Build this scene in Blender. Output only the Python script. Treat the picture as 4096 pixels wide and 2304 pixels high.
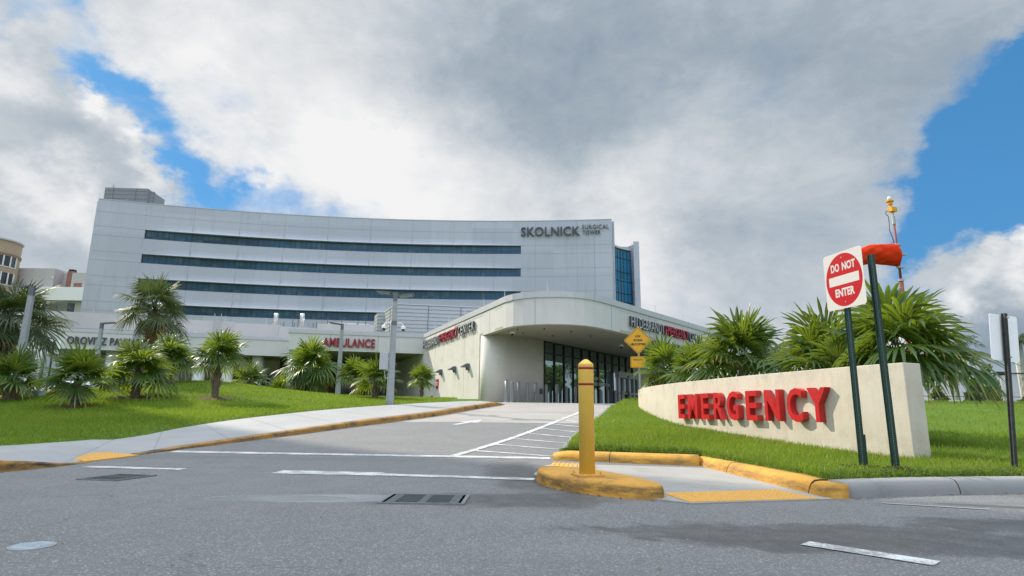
import bpy, bmesh, math, random
import numpy as np
from mathutils import Vector, Matrix

for o in list(bpy.data.objects): bpy.data.objects.remove(o)
S = bpy.context.scene
COL = S.collection
R = math.radians

# ------------------------------------------------------------------ camera
cd = bpy.data.cameras.new("camera"); cam = bpy.data.objects.new("camera", cd); COL.objects.link(cam)
cd.sensor_width = 36; cd.lens = 21.23; cd.clip_start = 0.05; cd.clip_end = 5000
PITCH = math.atan(124/604); ROLL = 0.0112
cam.location = (0, 0, .85)
_r0 = Vector((1, 0, 0)); _u0 = Vector((0, -math.sin(PITCH), math.cos(PITCH)))
_r = _r0*math.cos(ROLL)+_u0*math.sin(ROLL); _u = _u0*math.cos(ROLL)-_r0*math.sin(ROLL); _b = _r.cross(_u)
m3 = Matrix((_r, _u, _b)).transposed()
cam.rotation_euler = m3.to_euler()
S.camera = cam

# ------------------------------------------------------------------ sun + sky
SUNV = Vector((-.8, .6, .72)).normalized()          # towards the sun
sd = bpy.data.lights.new("sun", 'SUN'); sun = bpy.data.objects.new("sun", sd); COL.objects.link(sun)
sd.energy = 4.7; sd.angle = R(.6); sd.color = (1, .90, .74)
sun.rotation_euler = (-SUNV).to_track_quat('-Z', 'Y').to_euler()
S.view_settings.view_transform = 'Standard'; S.view_settings.look = 'None'
S.view_settings.exposure = 0; S.view_settings.gamma = 1

def azel(a, e):
    a, e = R(a), R(e)
    return Vector((math.sin(a)*math.cos(e), math.cos(a)*math.cos(e), math.sin(e)))

SKYK = .1
W = bpy.data.worlds.new("World"); S.world = W; W.use_nodes = True
nt = W.node_tree; nt.nodes.clear(); NN = nt.nodes; LK = nt.links
def wn(t, **k):
    n = NN.new(t)
    for a, v in k.items(): setattr(n, a, v)
    return n
def wset(n, i, v):
    if hasattr(v, 'is_linked') or isinstance(v, bpy.types.NodeSocket): LK.new(v, n.inputs[i])
    else: n.inputs[i].default_value = v
def wm(op, a, b=None, c=None, clamp=False):
    n = wn('ShaderNodeMath', operation=op, use_clamp=clamp)
    wset(n, 0, a)
    if b is not None: wset(n, 1, b)
    if c is not None: wset(n, 2, c)
    return n.outputs[0]
def wmix(f, a, b):
    n = wn('ShaderNodeMix', data_type='RGBA')
    wset(n, 0, f); wset(n, 6, a); wset(n, 7, b)
    return n.outputs[2]
tc = wn('ShaderNodeTexCoord'); DIR = tc.outputs['Generated']
def blobs(lst):
    acc = None
    for a, e, r, w in lst:
        d = wn('ShaderNodeVectorMath', operation='DOT_PRODUCT'); LK.new(WD, d.inputs[0]); d.inputs[1].default_value = azel(a, e)
        k = 1/(1-math.cos(R(r)))
        g = wm('EXPONENT', wm('MULTIPLY_ADD', d.outputs['Value'], k, -k))
        acc = wm('MULTIPLY', g, w) if acc is None else wm('MULTIPLY_ADD', g, w, acc)
    return acc
def wnoise(scale, detail, rough, off=0, vec=None, dist=0):
    mp = wn('ShaderNodeMapping'); LK.new(vec or DIR, mp.inputs[0]); mp.inputs['Location'].default_value = (off, off*1.7, -off); mp.inputs['Scale'].default_value = (1, 1, 1.5)
    n = wn('ShaderNodeTexNoise'); LK.new(mp.outputs[0], n.inputs['Vector'])
    n.inputs['Scale'].default_value = scale; n.inputs['Detail'].default_value = detail; n.inputs['Roughness'].default_value = rough; n.inputs['Distortion'].default_value = dist
    return n
# ragged edges: the blob field is looked up along a slightly warped direction
wp = wnoise(6, 9, .62, 3.1)
_s = wn('ShaderNodeVectorMath', operation='SUBTRACT'); LK.new(wp.outputs['Color'], _s.inputs[0]); _s.inputs[1].default_value = (.5, .5, .5)
_m = wn('ShaderNodeVectorMath', operation='SCALE'); LK.new(_s.outputs[0], _m.inputs[0]); _m.inputs['Scale'].default_value = .20
_a = wn('ShaderNodeVectorMath', operation='ADD'); LK.new(_m.outputs[0], _a.inputs[0]); LK.new(DIR, _a.inputs[1])
_n = wn('ShaderNodeVectorMath', operation='NORMALIZE'); LK.new(_a.outputs[0], _n.inputs[0]); WD = _n.outputs[0]

sky = wn('ShaderNodeTexSky', sky_type='NISHITA'); sky.sun_disc = False
sky.sun_elevation = math.asin(SUNV.z); sky.sun_rotation = math.atan2(SUNV.x, SUNV.y)
sky.air_density = 1.0; sky.dust_density = .3; sky.ozone_density = 3
skc = wn('ShaderNodeMix', data_type='RGBA', blend_type='MULTIPLY'); skc.inputs[0].default_value = 1
LK.new(sky.outputs[0], skc.inputs[6]); skc.inputs[7].default_value = (.58, 1.03, 1.26, 1)

gaps = [(-39.2, 29.2, 1.7, -0.546), (-43.2, 26.4, 1.5, -0.352), (-37.4, 25.2, 2.0, -0.634), (-35.2, 24.6, 1.9, -0.660), (-32.8, 22.4, 1.9, -0.722), (-30.6, 19.7, 1.6, -0.704), (-28.8, 17.9, 1.9, -0.748),
        (-25.2, 18.9, 1.7, -0.528), (-21.4, 18.2, 1.9, -0.528), (-25.5, 16, 2.5, -0.484), (-17.5, 17.0, 2.0, -0.352), (-41.5, 28, 2, -0.264), (-14, 16.8, 2.5, -0.308), (-27.5, 25.5, 1.6, -0.220), (-29.5, 28, 1.5, -0.176),
        (42, 22.5, 3.6, -1), (38, 20.5, 2.8, -.85), (35.8, 17.5, 2.6, -.9), (39.5, 16.5, 3.5, -1), (43, 18, 4, -1), (36, 14, 2.4, -.9), (33.6, 12.4, 1.6, -.7), (41.5, 12.5, 2.5, -.6), (31.8, 9.6, 1.5, -.6), (44, 25, 2.5, -.5),
        (50, 22, 8, -1), (75, 30, 18, -.8), (-75, 35, 14, -.7), (120, 35, 25, -.6), (180, 40, 25, -.6), (-130, 30, 20, -.5)]
puffs = [(-38, 21, 3.0, .45), (-35, 18.5, 2.5, .45), (-33, 15.5, 2.5, .4), (-42, 24, 2.0, .3), (-23, 20.5, 1.4, .2), (42, 7, 4, .9), (37.8, 7.5, 2.6, .6), (39.5, 10, 2.0, .5), (43.5, 11, 2.4, .6), (35, 5, 2.5, .5), (38.5, 22.5, 1.2, .0), (36.2, 20, 1.4, .5), (43, 30, 3.2, .5)]
bri = [(-41, 16.6, 2.2, .42), (-37.5, 15.6, 2.2, .46), (-34.5, 13.6, 1.8, .34), (-36.8, 22.4, 1.2, .5), (-34.2, 20.7, 1.1, .5), (-32.5, 18.2, 1.0, .3), (-31.8, 15.2, 1.3, .38), (-42.5, 24, 2, .35), (-39, 18.8, 3, -.10), (-34.5, 17.5, 2.2, -.10), (-38.5, 11, 5, -.06), (-42, 12.5, 4, -.04),
       (-33, 27.5, 4.5, .26), (-28, 22.5, 3.0, .26), (-24.5, 21, 2.6, .30), (-18, 23, 5, .34), (-14, 21, 6, .28), (-23, 18, 2.6, .26), (-30, 31, 5, .25), (-22, 30, 6, .18), (-6, 20, 7, .25), (9, 16, 5.5, .3), (13, 19, 4.5, .2), (2, 13, 6, .2), (12, 11, 5, .2), (-8, 14, 5, .15),
       (18, 24, 4, .12), (27, 5.5, 3, .22), (42.3, 10.5, 1.5, .45), (43.8, 12.2, 1.5, .6), (37.3, 9, 1.2, .45), (39.6, 10.6, 1.1, .35), (33, 6.5, 1.5, .3), (39.8, 6.2, 2.6, -.24), (41.5, 3.5, 3, -.2), (30, 3, 4, .12)]
drk = [(-39.5, 20, 2.4, -0.071), (-34, 19, 1.8, -0.053), (-36, 11.5, 3.4, -0.053), (-41.5, 13, 3, -0.045), (-4, 33, 7, -0.134), (3, 30, 6, -0.143), (4, 25, 5, -0.098), (14, 31, 8, -0.152), (22, 30, 7, -0.125), (32, 30, 8, -0.116), (27, 20, 6, -0.081), (34, 24.5, 4, -0.107), (36.5, 20, 2, -0.089), (25, 12, 5, -0.063), (28.5, 8, 3, -0.053), (38.8, 6, 2, -0.134), (18, 17, 4, -0.063), (39, 28, 5, -0.089), (-16, 18.5, 2.5, -0.045)]
f1 = wnoise(5.5, 12, .6, 0, dist=.25); f2 = wnoise(3.2, 10, .6, 5.3, dist=.4); f3 = wnoise(11, 10, .66, 9.1, dist=.3)
dens = wm('ADD', wm('ADD', blobs(gaps), blobs(puffs)), wm('MULTIPLY_ADD', f1.outputs['Fac'], 1.15, .28))
alpha = wn('ShaderNodeMapRange', interpolation_type='SMOOTHSTEP'); LK.new(dens, alpha.inputs['Value']); alpha.inputs['From Min'].default_value = .02; alpha.inputs['From Max'].default_value = .78
b = wm('ADD', wm('ADD', blobs(bri), blobs(drk)), wm('MULTIPLY_ADD', f2.outputs['Fac'], .75, .15))
b = wm('MULTIPLY_ADD', f3.outputs['Fac'], .42, wm('ADD', b, -.21))
ramp = wn('ShaderNodeValToRGB'); LK.new(b, ramp.inputs[0]); cr = ramp.color_ramp
cr.elements[0].position = .05; cr.elements[0].color = (.24, .31, .40, 1)
cr.elements[1].position = 1.0; cr.elements[1].color = (.90, .90, .90, 1)
for p, c in ((.3, (.36, .43, .50, 1)), (.55, (.55, .60, .65, 1)), (.8, (.76, .78, .80, 1))):
    e = cr.elements.new(p); e.color = c
cl = wn('ShaderNodeMix', data_type='RGBA', blend_type='MULTIPLY'); cl.inputs[0].default_value = 1
LK.new(ramp.outputs[0], cl.inputs[6]); cl.inputs[7].default_value = (1/SKYK, 1/SKYK, 1/SKYK, 1)
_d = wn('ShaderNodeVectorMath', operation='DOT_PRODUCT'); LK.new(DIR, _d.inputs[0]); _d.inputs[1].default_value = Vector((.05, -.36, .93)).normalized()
_k = wn('ShaderNodeMapRange', interpolation_type='SMOOTHSTEP'); LK.new(_d.outputs['Value'], _k.inputs['Value'])      # unseen clouds overhead brightened, added as fill light for the facades
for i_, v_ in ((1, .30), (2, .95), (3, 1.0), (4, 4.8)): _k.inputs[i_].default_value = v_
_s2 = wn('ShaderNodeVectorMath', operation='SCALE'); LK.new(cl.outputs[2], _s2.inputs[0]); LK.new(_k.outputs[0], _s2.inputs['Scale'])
sk2 = wmix(.55, skc.outputs[2], (.085/SKYK, .33/SKYK, .68/SKYK, 1))
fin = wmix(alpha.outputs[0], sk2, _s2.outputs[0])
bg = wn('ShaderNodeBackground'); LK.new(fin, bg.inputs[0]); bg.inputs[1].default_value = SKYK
wo = wn('ShaderNodeOutputWorld'); LK.new(bg.outputs[0], wo.inputs[0])

# ------------------------------------------------------------------ helpers
OFF = {}
def tag(o, label=None, cat=None, group=None, kind=None):
    if label: o['label'] = label
    if cat: o['category'] = cat
    if group: o['group'] = group
    if kind: o['kind'] = kind
    return o
def thing(name, label, cat, loc=(0, 0, 0), group=None):
    o = bpy.data.objects.new(name, None); COL.objects.link(o); o.location = loc; o.empty_display_size = .2
    OFF[o.name] = Vector(loc)
    return tag(o, label, cat, group)
def link(me, name, mat, parent=None, kind=None, smooth=False):
    o = bpy.data.objects.new(name, me); COL.objects.link(o)
    if mat is not None: me.materials.append(mat)
    if smooth: me.polygons.foreach_set('use_smooth', [True]*len(me.polygons))
    if parent is not None:
        o.parent = parent
        if parent.name in OFF: o.matrix_parent_inverse = Matrix.Translation(-OFF[parent.name])
    if kind: o['kind'] = kind
    return o
class MB:
    def __init__(s): s.v = []; s.f = []
    def add(s, vs, fs):
        b = len(s.v); s.v += [tuple(v) for v in vs]; s.f += [tuple(i+b for i in f) for f in fs]; return s
    def box(s, c, d, rz=0, M=None):
        x, y, z = d[0]/2, d[1]/2, d[2]/2
        vs = [Vector((i, j, k)) for k in (-z, z) for j in (-y, y) for i in (-x, x)]
        if M is None: M = Matrix.Rotation(rz, 3, 'Z')
        c = Vector(c)
        return s.add([c+M @ v for v in vs], [(0, 2, 3, 1), (4, 5, 7, 6), (0, 1, 5, 4), (2, 6, 7, 3), (0, 4, 6, 2), (1, 3, 7, 5)])
    def prism(s, poly, z0, z1, inset=0):
        n = len(poly); a = sum(poly[i][0]*poly[(i+1) % n][1]-poly[(i+1) % n][0]*poly[i][1] for i in range(n))
        if a < 0: poly = poly[::-1]
        f0 = z0 if callable(z0) else (lambda x, y: z0); f1 = z1 if callable(z1) else (lambda x, y: z1)
        vs = [(x, y, f0(x, y)) for x, y in poly]+[(x, y, f1(x, y)) for x, y in poly]
        return s.add(vs, [tuple(range(n-1, -1, -1)), tuple(range(n, 2*n))]+[(i, (i+1) % n, n+(i+1) % n, n+i) for i in range(n)])
    def tube(s, p0, p1, r0, r1=None, n=10, caps=True):
        p0, p1 = Vector(p0), Vector(p1); r1 = r0 if r1 is None else r1
        d = (p1-p0).normalized(); a = d.orthogonal().normalized(); b = d.cross(a)
        vs = []
        for p, r in ((p0, r0), (p1, r1)):
            for i in range(n):
                t = 2*math.pi*i/n; vs.append(p+a*(r*math.cos(t))+b*(r*math.sin(t)))
        fs = [(i, (i+1) % n, n+(i+1) % n, n+i) for i in range(n)]
        if caps: fs += [tuple(range(n-1, -1, -1)), tuple(range(n, 2*n))]
        return s.add(vs, fs)
    def path(s, pts, r, n=6):
        for i in range(len(pts)-1): s.tube(pts[i], pts[i+1], r, r, n)
        return s
    def lathe(s, prof, c=(0, 0, 0), n=24):
        c = Vector(c); vs = []; k = len(prof)
        for r, z in prof:
            for i in range(n):
                t = 2*math.pi*i/n; vs.append(c+Vector((r*math.cos(t), r*math.sin(t), z)))
        fs = [(j*n+i, j*n+(i+1) % n, (j+1)*n+(i+1) % n, (j+1)*n+i) for j in range(k-1) for i in range(n)]
        fs += [tuple(range(n-1, -1, -1)), tuple((k-1)*n+i for i in range(n))]
        return s.add(vs, fs)
    def wall(s, path, z0, z1, t, side=1, closed=False):
        """vertical strip along a plan polyline, thickness t to its left (side=1) or right"""
        n = len(path); nor = []
        for i in range(n):
            p = Vector(path[max(i-1, 0)]); q = Vector(path[min(i+1, n-1)]); d = (q-p).normalized(); nor.append(Vector((-d.y, d.x))*side)
        vs = []
        for i in range(n):
            x, y = path[i]; u = nor[i]*t
            a0 = z0[i] if isinstance(z0, (list, tuple)) else z0; a1 = z1[i] if isinstance(z1, (list, tuple)) else z1
            vs += [(x, y, a0), (x, y, a1), (x+u.x, y+u.y, a1), (x+u.x, y+u.y, a0)]
        fs = []
        for i in range(n-1):
            a, b = 4*i, 4*i+4
            fs += [(a, b, b+1, a+1), (a+1, b+1, b+2, a+2), (a+2, b+2, b+3, a+3), (a+3, b+3, b, a)]
        fs += [(0, 1, 2, 3), (4*n-4, 4*n-1, 4*n-2, 4*n-3)]
        return s.add(vs, fs)
    def sweep(s, path, prof, zf):
        """profile [(offset to the left of the path, height)] swept along a plan path on height zf(x, y, i)"""
        n = len(path); k = len(prof); vs = []
        for i in range(n):
            p = Vector(path[max(i-1, 0)]); q = Vector(path[min(i+1, n-1)]); d = (q-p).normalized(); u = Vector((-d.y, d.x))
            x, y = path[i]; z = zf(x, y, i)
            hs = z[1] if isinstance(z, tuple) else 1; zz = z[0] if isinstance(z, tuple) else z
            for o, h in prof: vs.append((x+u.x*o, y+u.y*o, zz+h*(hs if h > 0 else 1)))
        fs = [(i*k+j, (i+1)*k+j, (i+1)*k+j+1, i*k+j+1) for i in range(n-1) for j in range(k-1)]
        fs += [tuple(range(k)), tuple((n-1)*k+k-1-j for j in range(k))]
        return s.add(vs, fs)
    def build(s, name, mat, parent=None, kind=None, smooth=False, bevel=0, M=None):
        me = bpy.data.meshes.new(name); me.from_pydata([tuple(M @ Vector(v)) for v in s.v] if M is not None else s.v, [], s.f); me.update()
        bm = bmesh.new(); bm.from_mesh(me); bmesh.ops.recalc_face_normals(bm, faces=bm.faces)
        if bevel:
            bmesh.ops.bevel(bm, geom=[e for e in bm.edges if e.is_manifold and e.calc_face_angle(0) > .5], offset=bevel, segments=2, affect='EDGES', profile=.6)
        bm.to_mesh(me); bm.free()
        o = link(me, name, mat, parent, kind, smooth)
        return o
def npmesh(name, V, F, mat, parent=None, kind=None, smooth=False, attr=None):
    V = np.asarray(V, np.float32).reshape(-1, 3); F = np.asarray(F, np.int32); k = F.shape[1]
    me = bpy.data.meshes.new(name); me.vertices.add(len(V)); me.vertices.foreach_set('co', V.ravel())
    me.loops.add(F.size); me.loops.foreach_set('vertex_index', F.ravel()); me.polygons.add(len(F))
    me.polygons.foreach_set('loop_start', np.arange(0, F.size, k, dtype=np.int32))
    if attr is not None:
        at = me.attributes.new('tint', 'FLOAT', 'POINT'); at.data.foreach_set('value', np.asarray(attr, np.float32))
    me.update(calc_edges=True); me.validate()
    return link(me, name, mat, parent, kind, smooth)
def text(name, body, h, mat, parent, origin, right, up, width=None, depth=.05, bold=0., align='LEFT', spacing=1.0, standoff=0., side=None):
    """lettering of cap height h; extruded from its back plane outwards along right x up"""
    cu = bpy.data.curves.new(name, 'FONT'); cu.body = body; cu.size = 1; cu.extrude = 0; cu.offset = bold; cu.resolution_u = 3
    cu.align_x = align; cu.space_character = spacing
    to = bpy.data.objects.new(name, cu); COL.objects.link(to)
    me = bpy.data.meshes.new_from_object(to.evaluated_get(bpy.context.evaluated_depsgraph_get()))
    bpy.data.objects.remove(to); bpy.data.curves.remove(cu)
    ys = [v.co.y for v in me.vertices]; xs = [v.co.x for v in me.vertices]
    caph = .729
    sy = h/caph; sx = sy if width is None else width/(max(xs)-min(xs)); x0 = min(xs) if align == 'LEFT' else 0
    bm = bmesh.new(); bm.from_mesh(me)
    bmesh.ops.remove_doubles(bm, verts=bm.verts, dist=1e-4)
    ret = bmesh.ops.extrude_face_region(bm, geom=bm.faces[:])
    for v in ret['geom']:
        if isinstance(v, bmesh.types.BMVert): v.co.z += 1
    rt, u = Vector(right).normalized(), Vector(up).normalized(); nn = rt.cross(u); og = Vector(origin)
    for v in bm.verts:
        x, y, z = v.co; v.co = og+rt*((x-x0)*sx)+u*(y*sy)+nn*(z*depth+standoff)
    bmesh.ops.recalc_face_normals(bm, faces=bm.faces)
    bm.to_mesh(me); bm.free(); me.name = name
    o = link(me, name, mat, parent); me.polygons.foreach_set('use_smooth', [False]*len(me.polygons))
    if side:
        me.materials.append(side)
        for pg in me.polygons:
            if abs(pg.normal.dot(nn)) < .5: pg.material_index = 1
    return o

# ------------------------------------------------------------------ materials
class NG:
    def __init__(s, name):
        s.m = bpy.data.materials.new(name); s.m.use_nodes = True; s.t = s.m.node_tree; s.n = s.t.nodes; s.n.clear(); s.l = s.t.links
        s.out = s.n.new('ShaderNodeOutputMaterial'); s.tc = s.n.new('ShaderNodeTexCoord'); s.P = s.tc.outputs['Object']
    def node(s, t, **k):
        n = s.n.new(t)
        for a, v in k.items(): setattr(n, a, v)
        return n
    def set(s, n, i, v):
        if isinstance(v, bpy.types.NodeSocket): s.l.new(v, n.inputs[i])
        else: n.inputs[i].default_value = v
    def math(s, op, a, b=None, c=None, clamp=False):
        n = s.node('ShaderNodeMath', operation=op, use_clamp=clamp); s.set(n, 0, a)
        if b is not None: s.set(n, 1, b)
        if c is not None: s.set(n, 2, c)
        return n.outputs[0]
    def noise(s, sc, det=5, rough=.55, vec=None, stretch=(1, 1, 1), off=(0, 0, 0), dist=0):
        mp = s.node('ShaderNodeMapping'); s.l.new(vec or s.P, mp.inputs[0]); mp.inputs['Scale'].default_value = stretch; mp.inputs['Location'].default_value = off
        n = s.node('ShaderNodeTexNoise'); s.l.new(mp.outputs[0], n.inputs['Vector'])
        for k, v in (('Scale', sc), ('Detail', det), ('Roughness', rough), ('Distortion', dist)): n.inputs[k].default_value = v
        return n.outputs['Fac']
    def mr(s, v, a, b, c=0., d=1., smooth=False):
        n = s.node('ShaderNodeMapRange', interpolation_type='SMOOTHSTEP' if smooth else 'LINEAR'); s.set(n, 0, v)
        for i, q in ((1, a), (2, b), (3, c), (4, d)): s.set(n, i, q)
        return n.outputs[0]
    def mix(s, f, a, b, mode='MIX'):
        n = s.node('ShaderNodeMix', data_type='RGBA', blend_type=mode); s.set(n, 0, f)
        s.set(n, 6, a if isinstance(a, bpy.types.NodeSocket) else (*a, 1)); s.set(n, 7, b if isinstance(b, bpy.types.NodeSocket) else (*b, 1))
        return n.outputs[2]
    def xyz(s, v=None):
        n = s.node('ShaderNodeSeparateXYZ'); s.l.new(v or s.P, n.inputs[0]); return n.outputs
    def bump(s, h, st=.3, d=.01, nrm=None):
        n = s.node('ShaderNodeBump'); s.l.new(h, n.inputs['Height']); n.inputs['Strength'].default_value = st; n.inputs['Distance'].default_value = d
        if nrm: s.l.new(nrm, n.inputs['Normal'])
        return n.outputs[0]
    def bsdf(s, col, rough=.6, metal=0, normal=None, spec=.5, ior=None, coat=0):
        n = s.node('ShaderNodeBsdfPrincipled'); s.set(n, 'Base Color', col if isinstance(col, bpy.types.NodeSocket) else (*col, 1)); s.set(n, 'Roughness', rough); s.set(n, 'Metallic', metal)
        s.set(n, 'Specular IOR Level', spec)
        if ior: n.inputs['IOR'].default_value = ior
        if coat: n.inputs['Coat Weight'].default_value = coat; n.inputs['Coat Roughness'].default_value = .1
        if normal: s.l.new(normal, n.inputs['Normal'])
        return n.outputs[0]
    def done(s, sh): s.l.new(sh, s.out.inputs[0]); return s.m
def plain(name, c, rough=.6, metal=0, var=.12, scale=6, bump=0, bs=60, stain=None, streak=0, spec=.5, coat=0):
    g = NG(name); f = g.noise(scale, 6, .6)
    col = g.mix(g.mr(f, .3, .7), tuple(max(0, x*(1-var)) for x in c), tuple(min(1, x*(1+var)) for x in c))
    if streak:
        st = g.noise(1.2, 6, .65, stretch=(3, 3, .35)); col = g.mix(g.mr(st, .5, .78, 0, streak), col, tuple(x*.45 for x in c))
    if stain:
        sf = g.noise(stain[1], 7, .65, off=(3, 7, 1)); col = g.mix(g.mr(sf, stain[2], stain[2]+.16, 0, stain[3]), col, stain[0])
    nr = g.bump(g.noise(bs, 4, .6), bump, .01) if bump else None
    return g.done(g.bsdf(col, rough, metal, nr, spec, coat=coat))
M = {}
M['stucco'] = plain('stucco', (.56, .59, .635), .85, var=.05, scale=1.2, bump=.12, bs=30, streak=.10)
def mat_stucco():
    g = NG('stucco_panels'); X = g.xyz(); k = g.node('ShaderNodeTexWhiteNoise', noise_dimensions='2D'); cb = g.node('ShaderNodeCombineXYZ')
    g.l.new(g.math('FLOOR', g.math('DIVIDE', X[0], 7.75)), cb.inputs[0]); g.l.new(g.math('FLOOR', g.math('DIVIDE', X[2], 4.38)), cb.inputs[1]); g.l.new(cb.outputs[0], k.inputs['Vector'])
    c = g.mix(k.outputs['Value'], (.455, .465, .555), (.515, .525, .615)); st = g.noise(.55, 8, .7, stretch=(3.5, 3.5, .22)); c = g.mix(g.mr(st, .52, .76, 0, .45), c, (.31, .32, .36))
    bl = g.noise(.25, 6, .65, off=(4, 4, 4)); c = g.mix(g.mr(bl, .5, .75, 0, .3), c, (.50, .52, .58)); fn = g.noise(3, 6, .7); c = g.mix(g.mr(fn, .55, .75, 0, .2), c, (.33, .34, .38))
    return g.done(g.bsdf(c, .85, 0, g.bump(g.noise(12, 5, .6), .15, .02)))
M['stucco'] = mat_stucco()
M['concrete_wall'] = plain('cast_concrete', (.66, .63, .58), .85, var=.06, scale=.9, bump=.15, bs=25, stain=((.36, .31, .25), 1.6, .56, .30), streak=.10)
def mat_signwall():
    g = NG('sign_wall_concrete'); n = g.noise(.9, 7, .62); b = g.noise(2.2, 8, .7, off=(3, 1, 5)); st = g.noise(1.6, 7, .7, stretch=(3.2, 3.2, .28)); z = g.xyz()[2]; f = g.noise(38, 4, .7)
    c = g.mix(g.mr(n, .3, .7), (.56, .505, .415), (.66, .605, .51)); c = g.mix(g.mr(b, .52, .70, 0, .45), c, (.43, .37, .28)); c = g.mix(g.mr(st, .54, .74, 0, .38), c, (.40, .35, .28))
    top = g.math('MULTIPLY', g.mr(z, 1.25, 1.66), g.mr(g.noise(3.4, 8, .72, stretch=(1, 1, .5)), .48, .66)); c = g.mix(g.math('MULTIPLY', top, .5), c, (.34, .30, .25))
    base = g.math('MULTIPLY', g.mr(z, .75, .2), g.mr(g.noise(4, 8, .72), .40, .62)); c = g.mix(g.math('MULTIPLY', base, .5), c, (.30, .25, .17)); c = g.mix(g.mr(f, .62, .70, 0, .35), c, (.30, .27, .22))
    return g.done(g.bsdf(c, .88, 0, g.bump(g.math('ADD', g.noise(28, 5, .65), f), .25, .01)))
M['signwall'] = mat_signwall()
M['fascia'] = plain('fascia_render', (.60, .585, .57), .8, var=.05, scale=.8, bump=.1, bs=30, streak=.12)
M['capmetal'] = plain('cap_metal', (.50, .505, .53), .5, var=.04)
M['soffit'] = plain('soffit', (.40, .36, .30), .9, var=.06, scale=1)
M['panelgrey'] = plain('grey_panel', (.42, .44, .465), .5, var=.03)
M['joint'] = plain('joint', (.16, .16, .17), .8)
M['jointl'] = plain('joint_light', (.27, .28, .31), .8)
M['beige'] = plain('beige_render', (.42, .31, .215), .85, var=.05, scale=.5)
M['beige_dark'] = plain('beige_band', (.26, .18, .12), .85, var=.05)
M['offwhite'] = plain('off_white_render', (.48, .455, .45), .85, var=.05, scale=.4, streak=.15)
M['white_paint'] = plain('white_paint', (.78, .78, .76), .6, var=.03)
M['window_dark'] = plain('dark_window', (.025, .03, .04), .08, var=.2, spec=.8)
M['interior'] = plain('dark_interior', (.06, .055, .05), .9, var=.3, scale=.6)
M['greysteel'] = plain('grey_steel', (.13, .14, .15), .45, .3, var=.06)
M['dark_sign'] = plain('dark_letter_face', (.07, .075, .085), .5, .2, var=.05)
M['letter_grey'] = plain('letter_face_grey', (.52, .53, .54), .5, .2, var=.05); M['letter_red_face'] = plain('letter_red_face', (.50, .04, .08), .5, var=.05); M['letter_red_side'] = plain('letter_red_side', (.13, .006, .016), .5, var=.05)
M['letter_red'] = plain('letter_red', (.27, .010, .022), .5, var=.05)
M['bollard_grey'] = plain('bollard_grey', (.27, .275, .285), .5, .2, var=.05)
M['lightlens'] = plain('light_lens', (.66, .68, .68), .4, var=.02)
M['post_concrete'] = plain('pole_concrete', (.33, .345, .355), .85, var=.10, scale=7, bump=.2, bs=60, streak=.2)
M['door_frame'] = plain('door_frame', (.38, .39, .40), .4, .3, var=.03)
M['brick'] = plain('brick_red', (.28, .13, .10), .9, var=.2, scale=3)
M['black'] = plain('black_metal', (.015, .015, .016), .5)
M['galv'] = plain('galvanised', (.40, .42, .42), .45, .6, var=.1, scale=20)
M['silver'] = plain('silver_duct', (.62, .63, .64), .35, .7, var=.08)
M['greenpost'] = plain('green_sign_post', (.012, .045, .032), .45, .2, var=.3, scale=30)
M['darkpost'] = plain('dark_weathered_post', (.05, .055, .05), .5, .3, var=.35, scale=14, stain=((.14, .10, .06), 9, .6, .5))
M['hole'] = plain('punched_hole', (.16, .19, .18), .7)
M['hole_dark'] = plain('punched_hole_dark', (.006, .006, .006), .9)
M['sign_white'] = plain('sign_white', (.56, .545, .52), .6, spec=.2, var=.03, scale=30, stain=((.5, .47, .42), 14, .66, .3))
M['sign_red'] = plain('sign_red', (.42, .004, .011), .6, spec=.15, var=.08, scale=9, stain=((.55, .14, .12), 26, .70, .5))
M['sign_back'] = plain('sign_back', (.88, .88, .87), .5, var=.02)
M['sign_yellow'] = plain('sign_yellow', (.74, .36, .012), .4, var=.04)
M['channel_red'] = plain('channel_letter_red', (.50, .009, .011), .55, spec=.25, var=.14, scale=9, stain=((.40, .02, .02), 16, .62, .4))
M['channel_side'] = plain('channel_letter_side', (.50, .02, .02), .45, var=.12, scale=9)
M['mast_red'] = plain('mast_red', (.26, .06, .04), .55, var=.15, scale=8)
M['beacon_yellow'] = plain('beacon_yellow', (.72, .33, .01), .4)
M['sock'] = plain('orange_fabric', (.62, .038, .008), .9, var=.18, scale=3, bump=.12, bs=7, spec=.1)
M['bollard_yellow'] = plain('bollard_sleeve', (.80, .52, .085), .38, var=.05, scale=8, stain=((.42, .25, .05), 30, .72, .5))
M['bollard_band'] = plain('bollard_band', (.30, .008, .012), .35)
M['plate_yellow'] = plain('plate_yellow', (.60, .33, .07), .6, var=.10, scale=30, stain=((.22, .10, .03), 24, .66, .5))
M['trunk'] = plain('palm_trunk', (.16, .12, .085), .95, var=.35, scale=14, bump=.5, bs=30)
M['boot'] = plain('palm_boot', (.24, .185, .135), .95, var=.4, scale=9, bump=.4, bs=30)
M['royal_trunk'] = plain('royal_trunk', (.36, .35, .33), .9, var=.15, scale=3)
M['mulch'] = plain('mulch', (.085, .055, .035), .95, var=.6, scale=40, bump=.9, bs=90)
M['iron'] = plain('cast_iron', (.22, .225, .23), .5, .5, var=.2, scale=30)
M['lid'] = plain('sky_tinted_lid', (.40, .45, .50), .4, .4, var=.35, scale=40)  # pale blue in the lid colour stands for the reflected sky
M['iron_dark'] = plain('dark_iron', (.085, .10, .10), .6, .2, var=.3, scale=30)
M['void'] = plain('drain_void', (.003, .006, .006), 1.0, spec=0); M['grate'] = plain('grate_steel', (.30, .30, .295), .6, .1, var=.2, scale=30)
M['car_white'] = plain('car_white', (.75, .76, .78), .25, coat=.5, var=.01)
M['car_dark'] = plain('car_dark', (.02, .022, .03), .25, coat=.5, var=.01)
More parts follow.
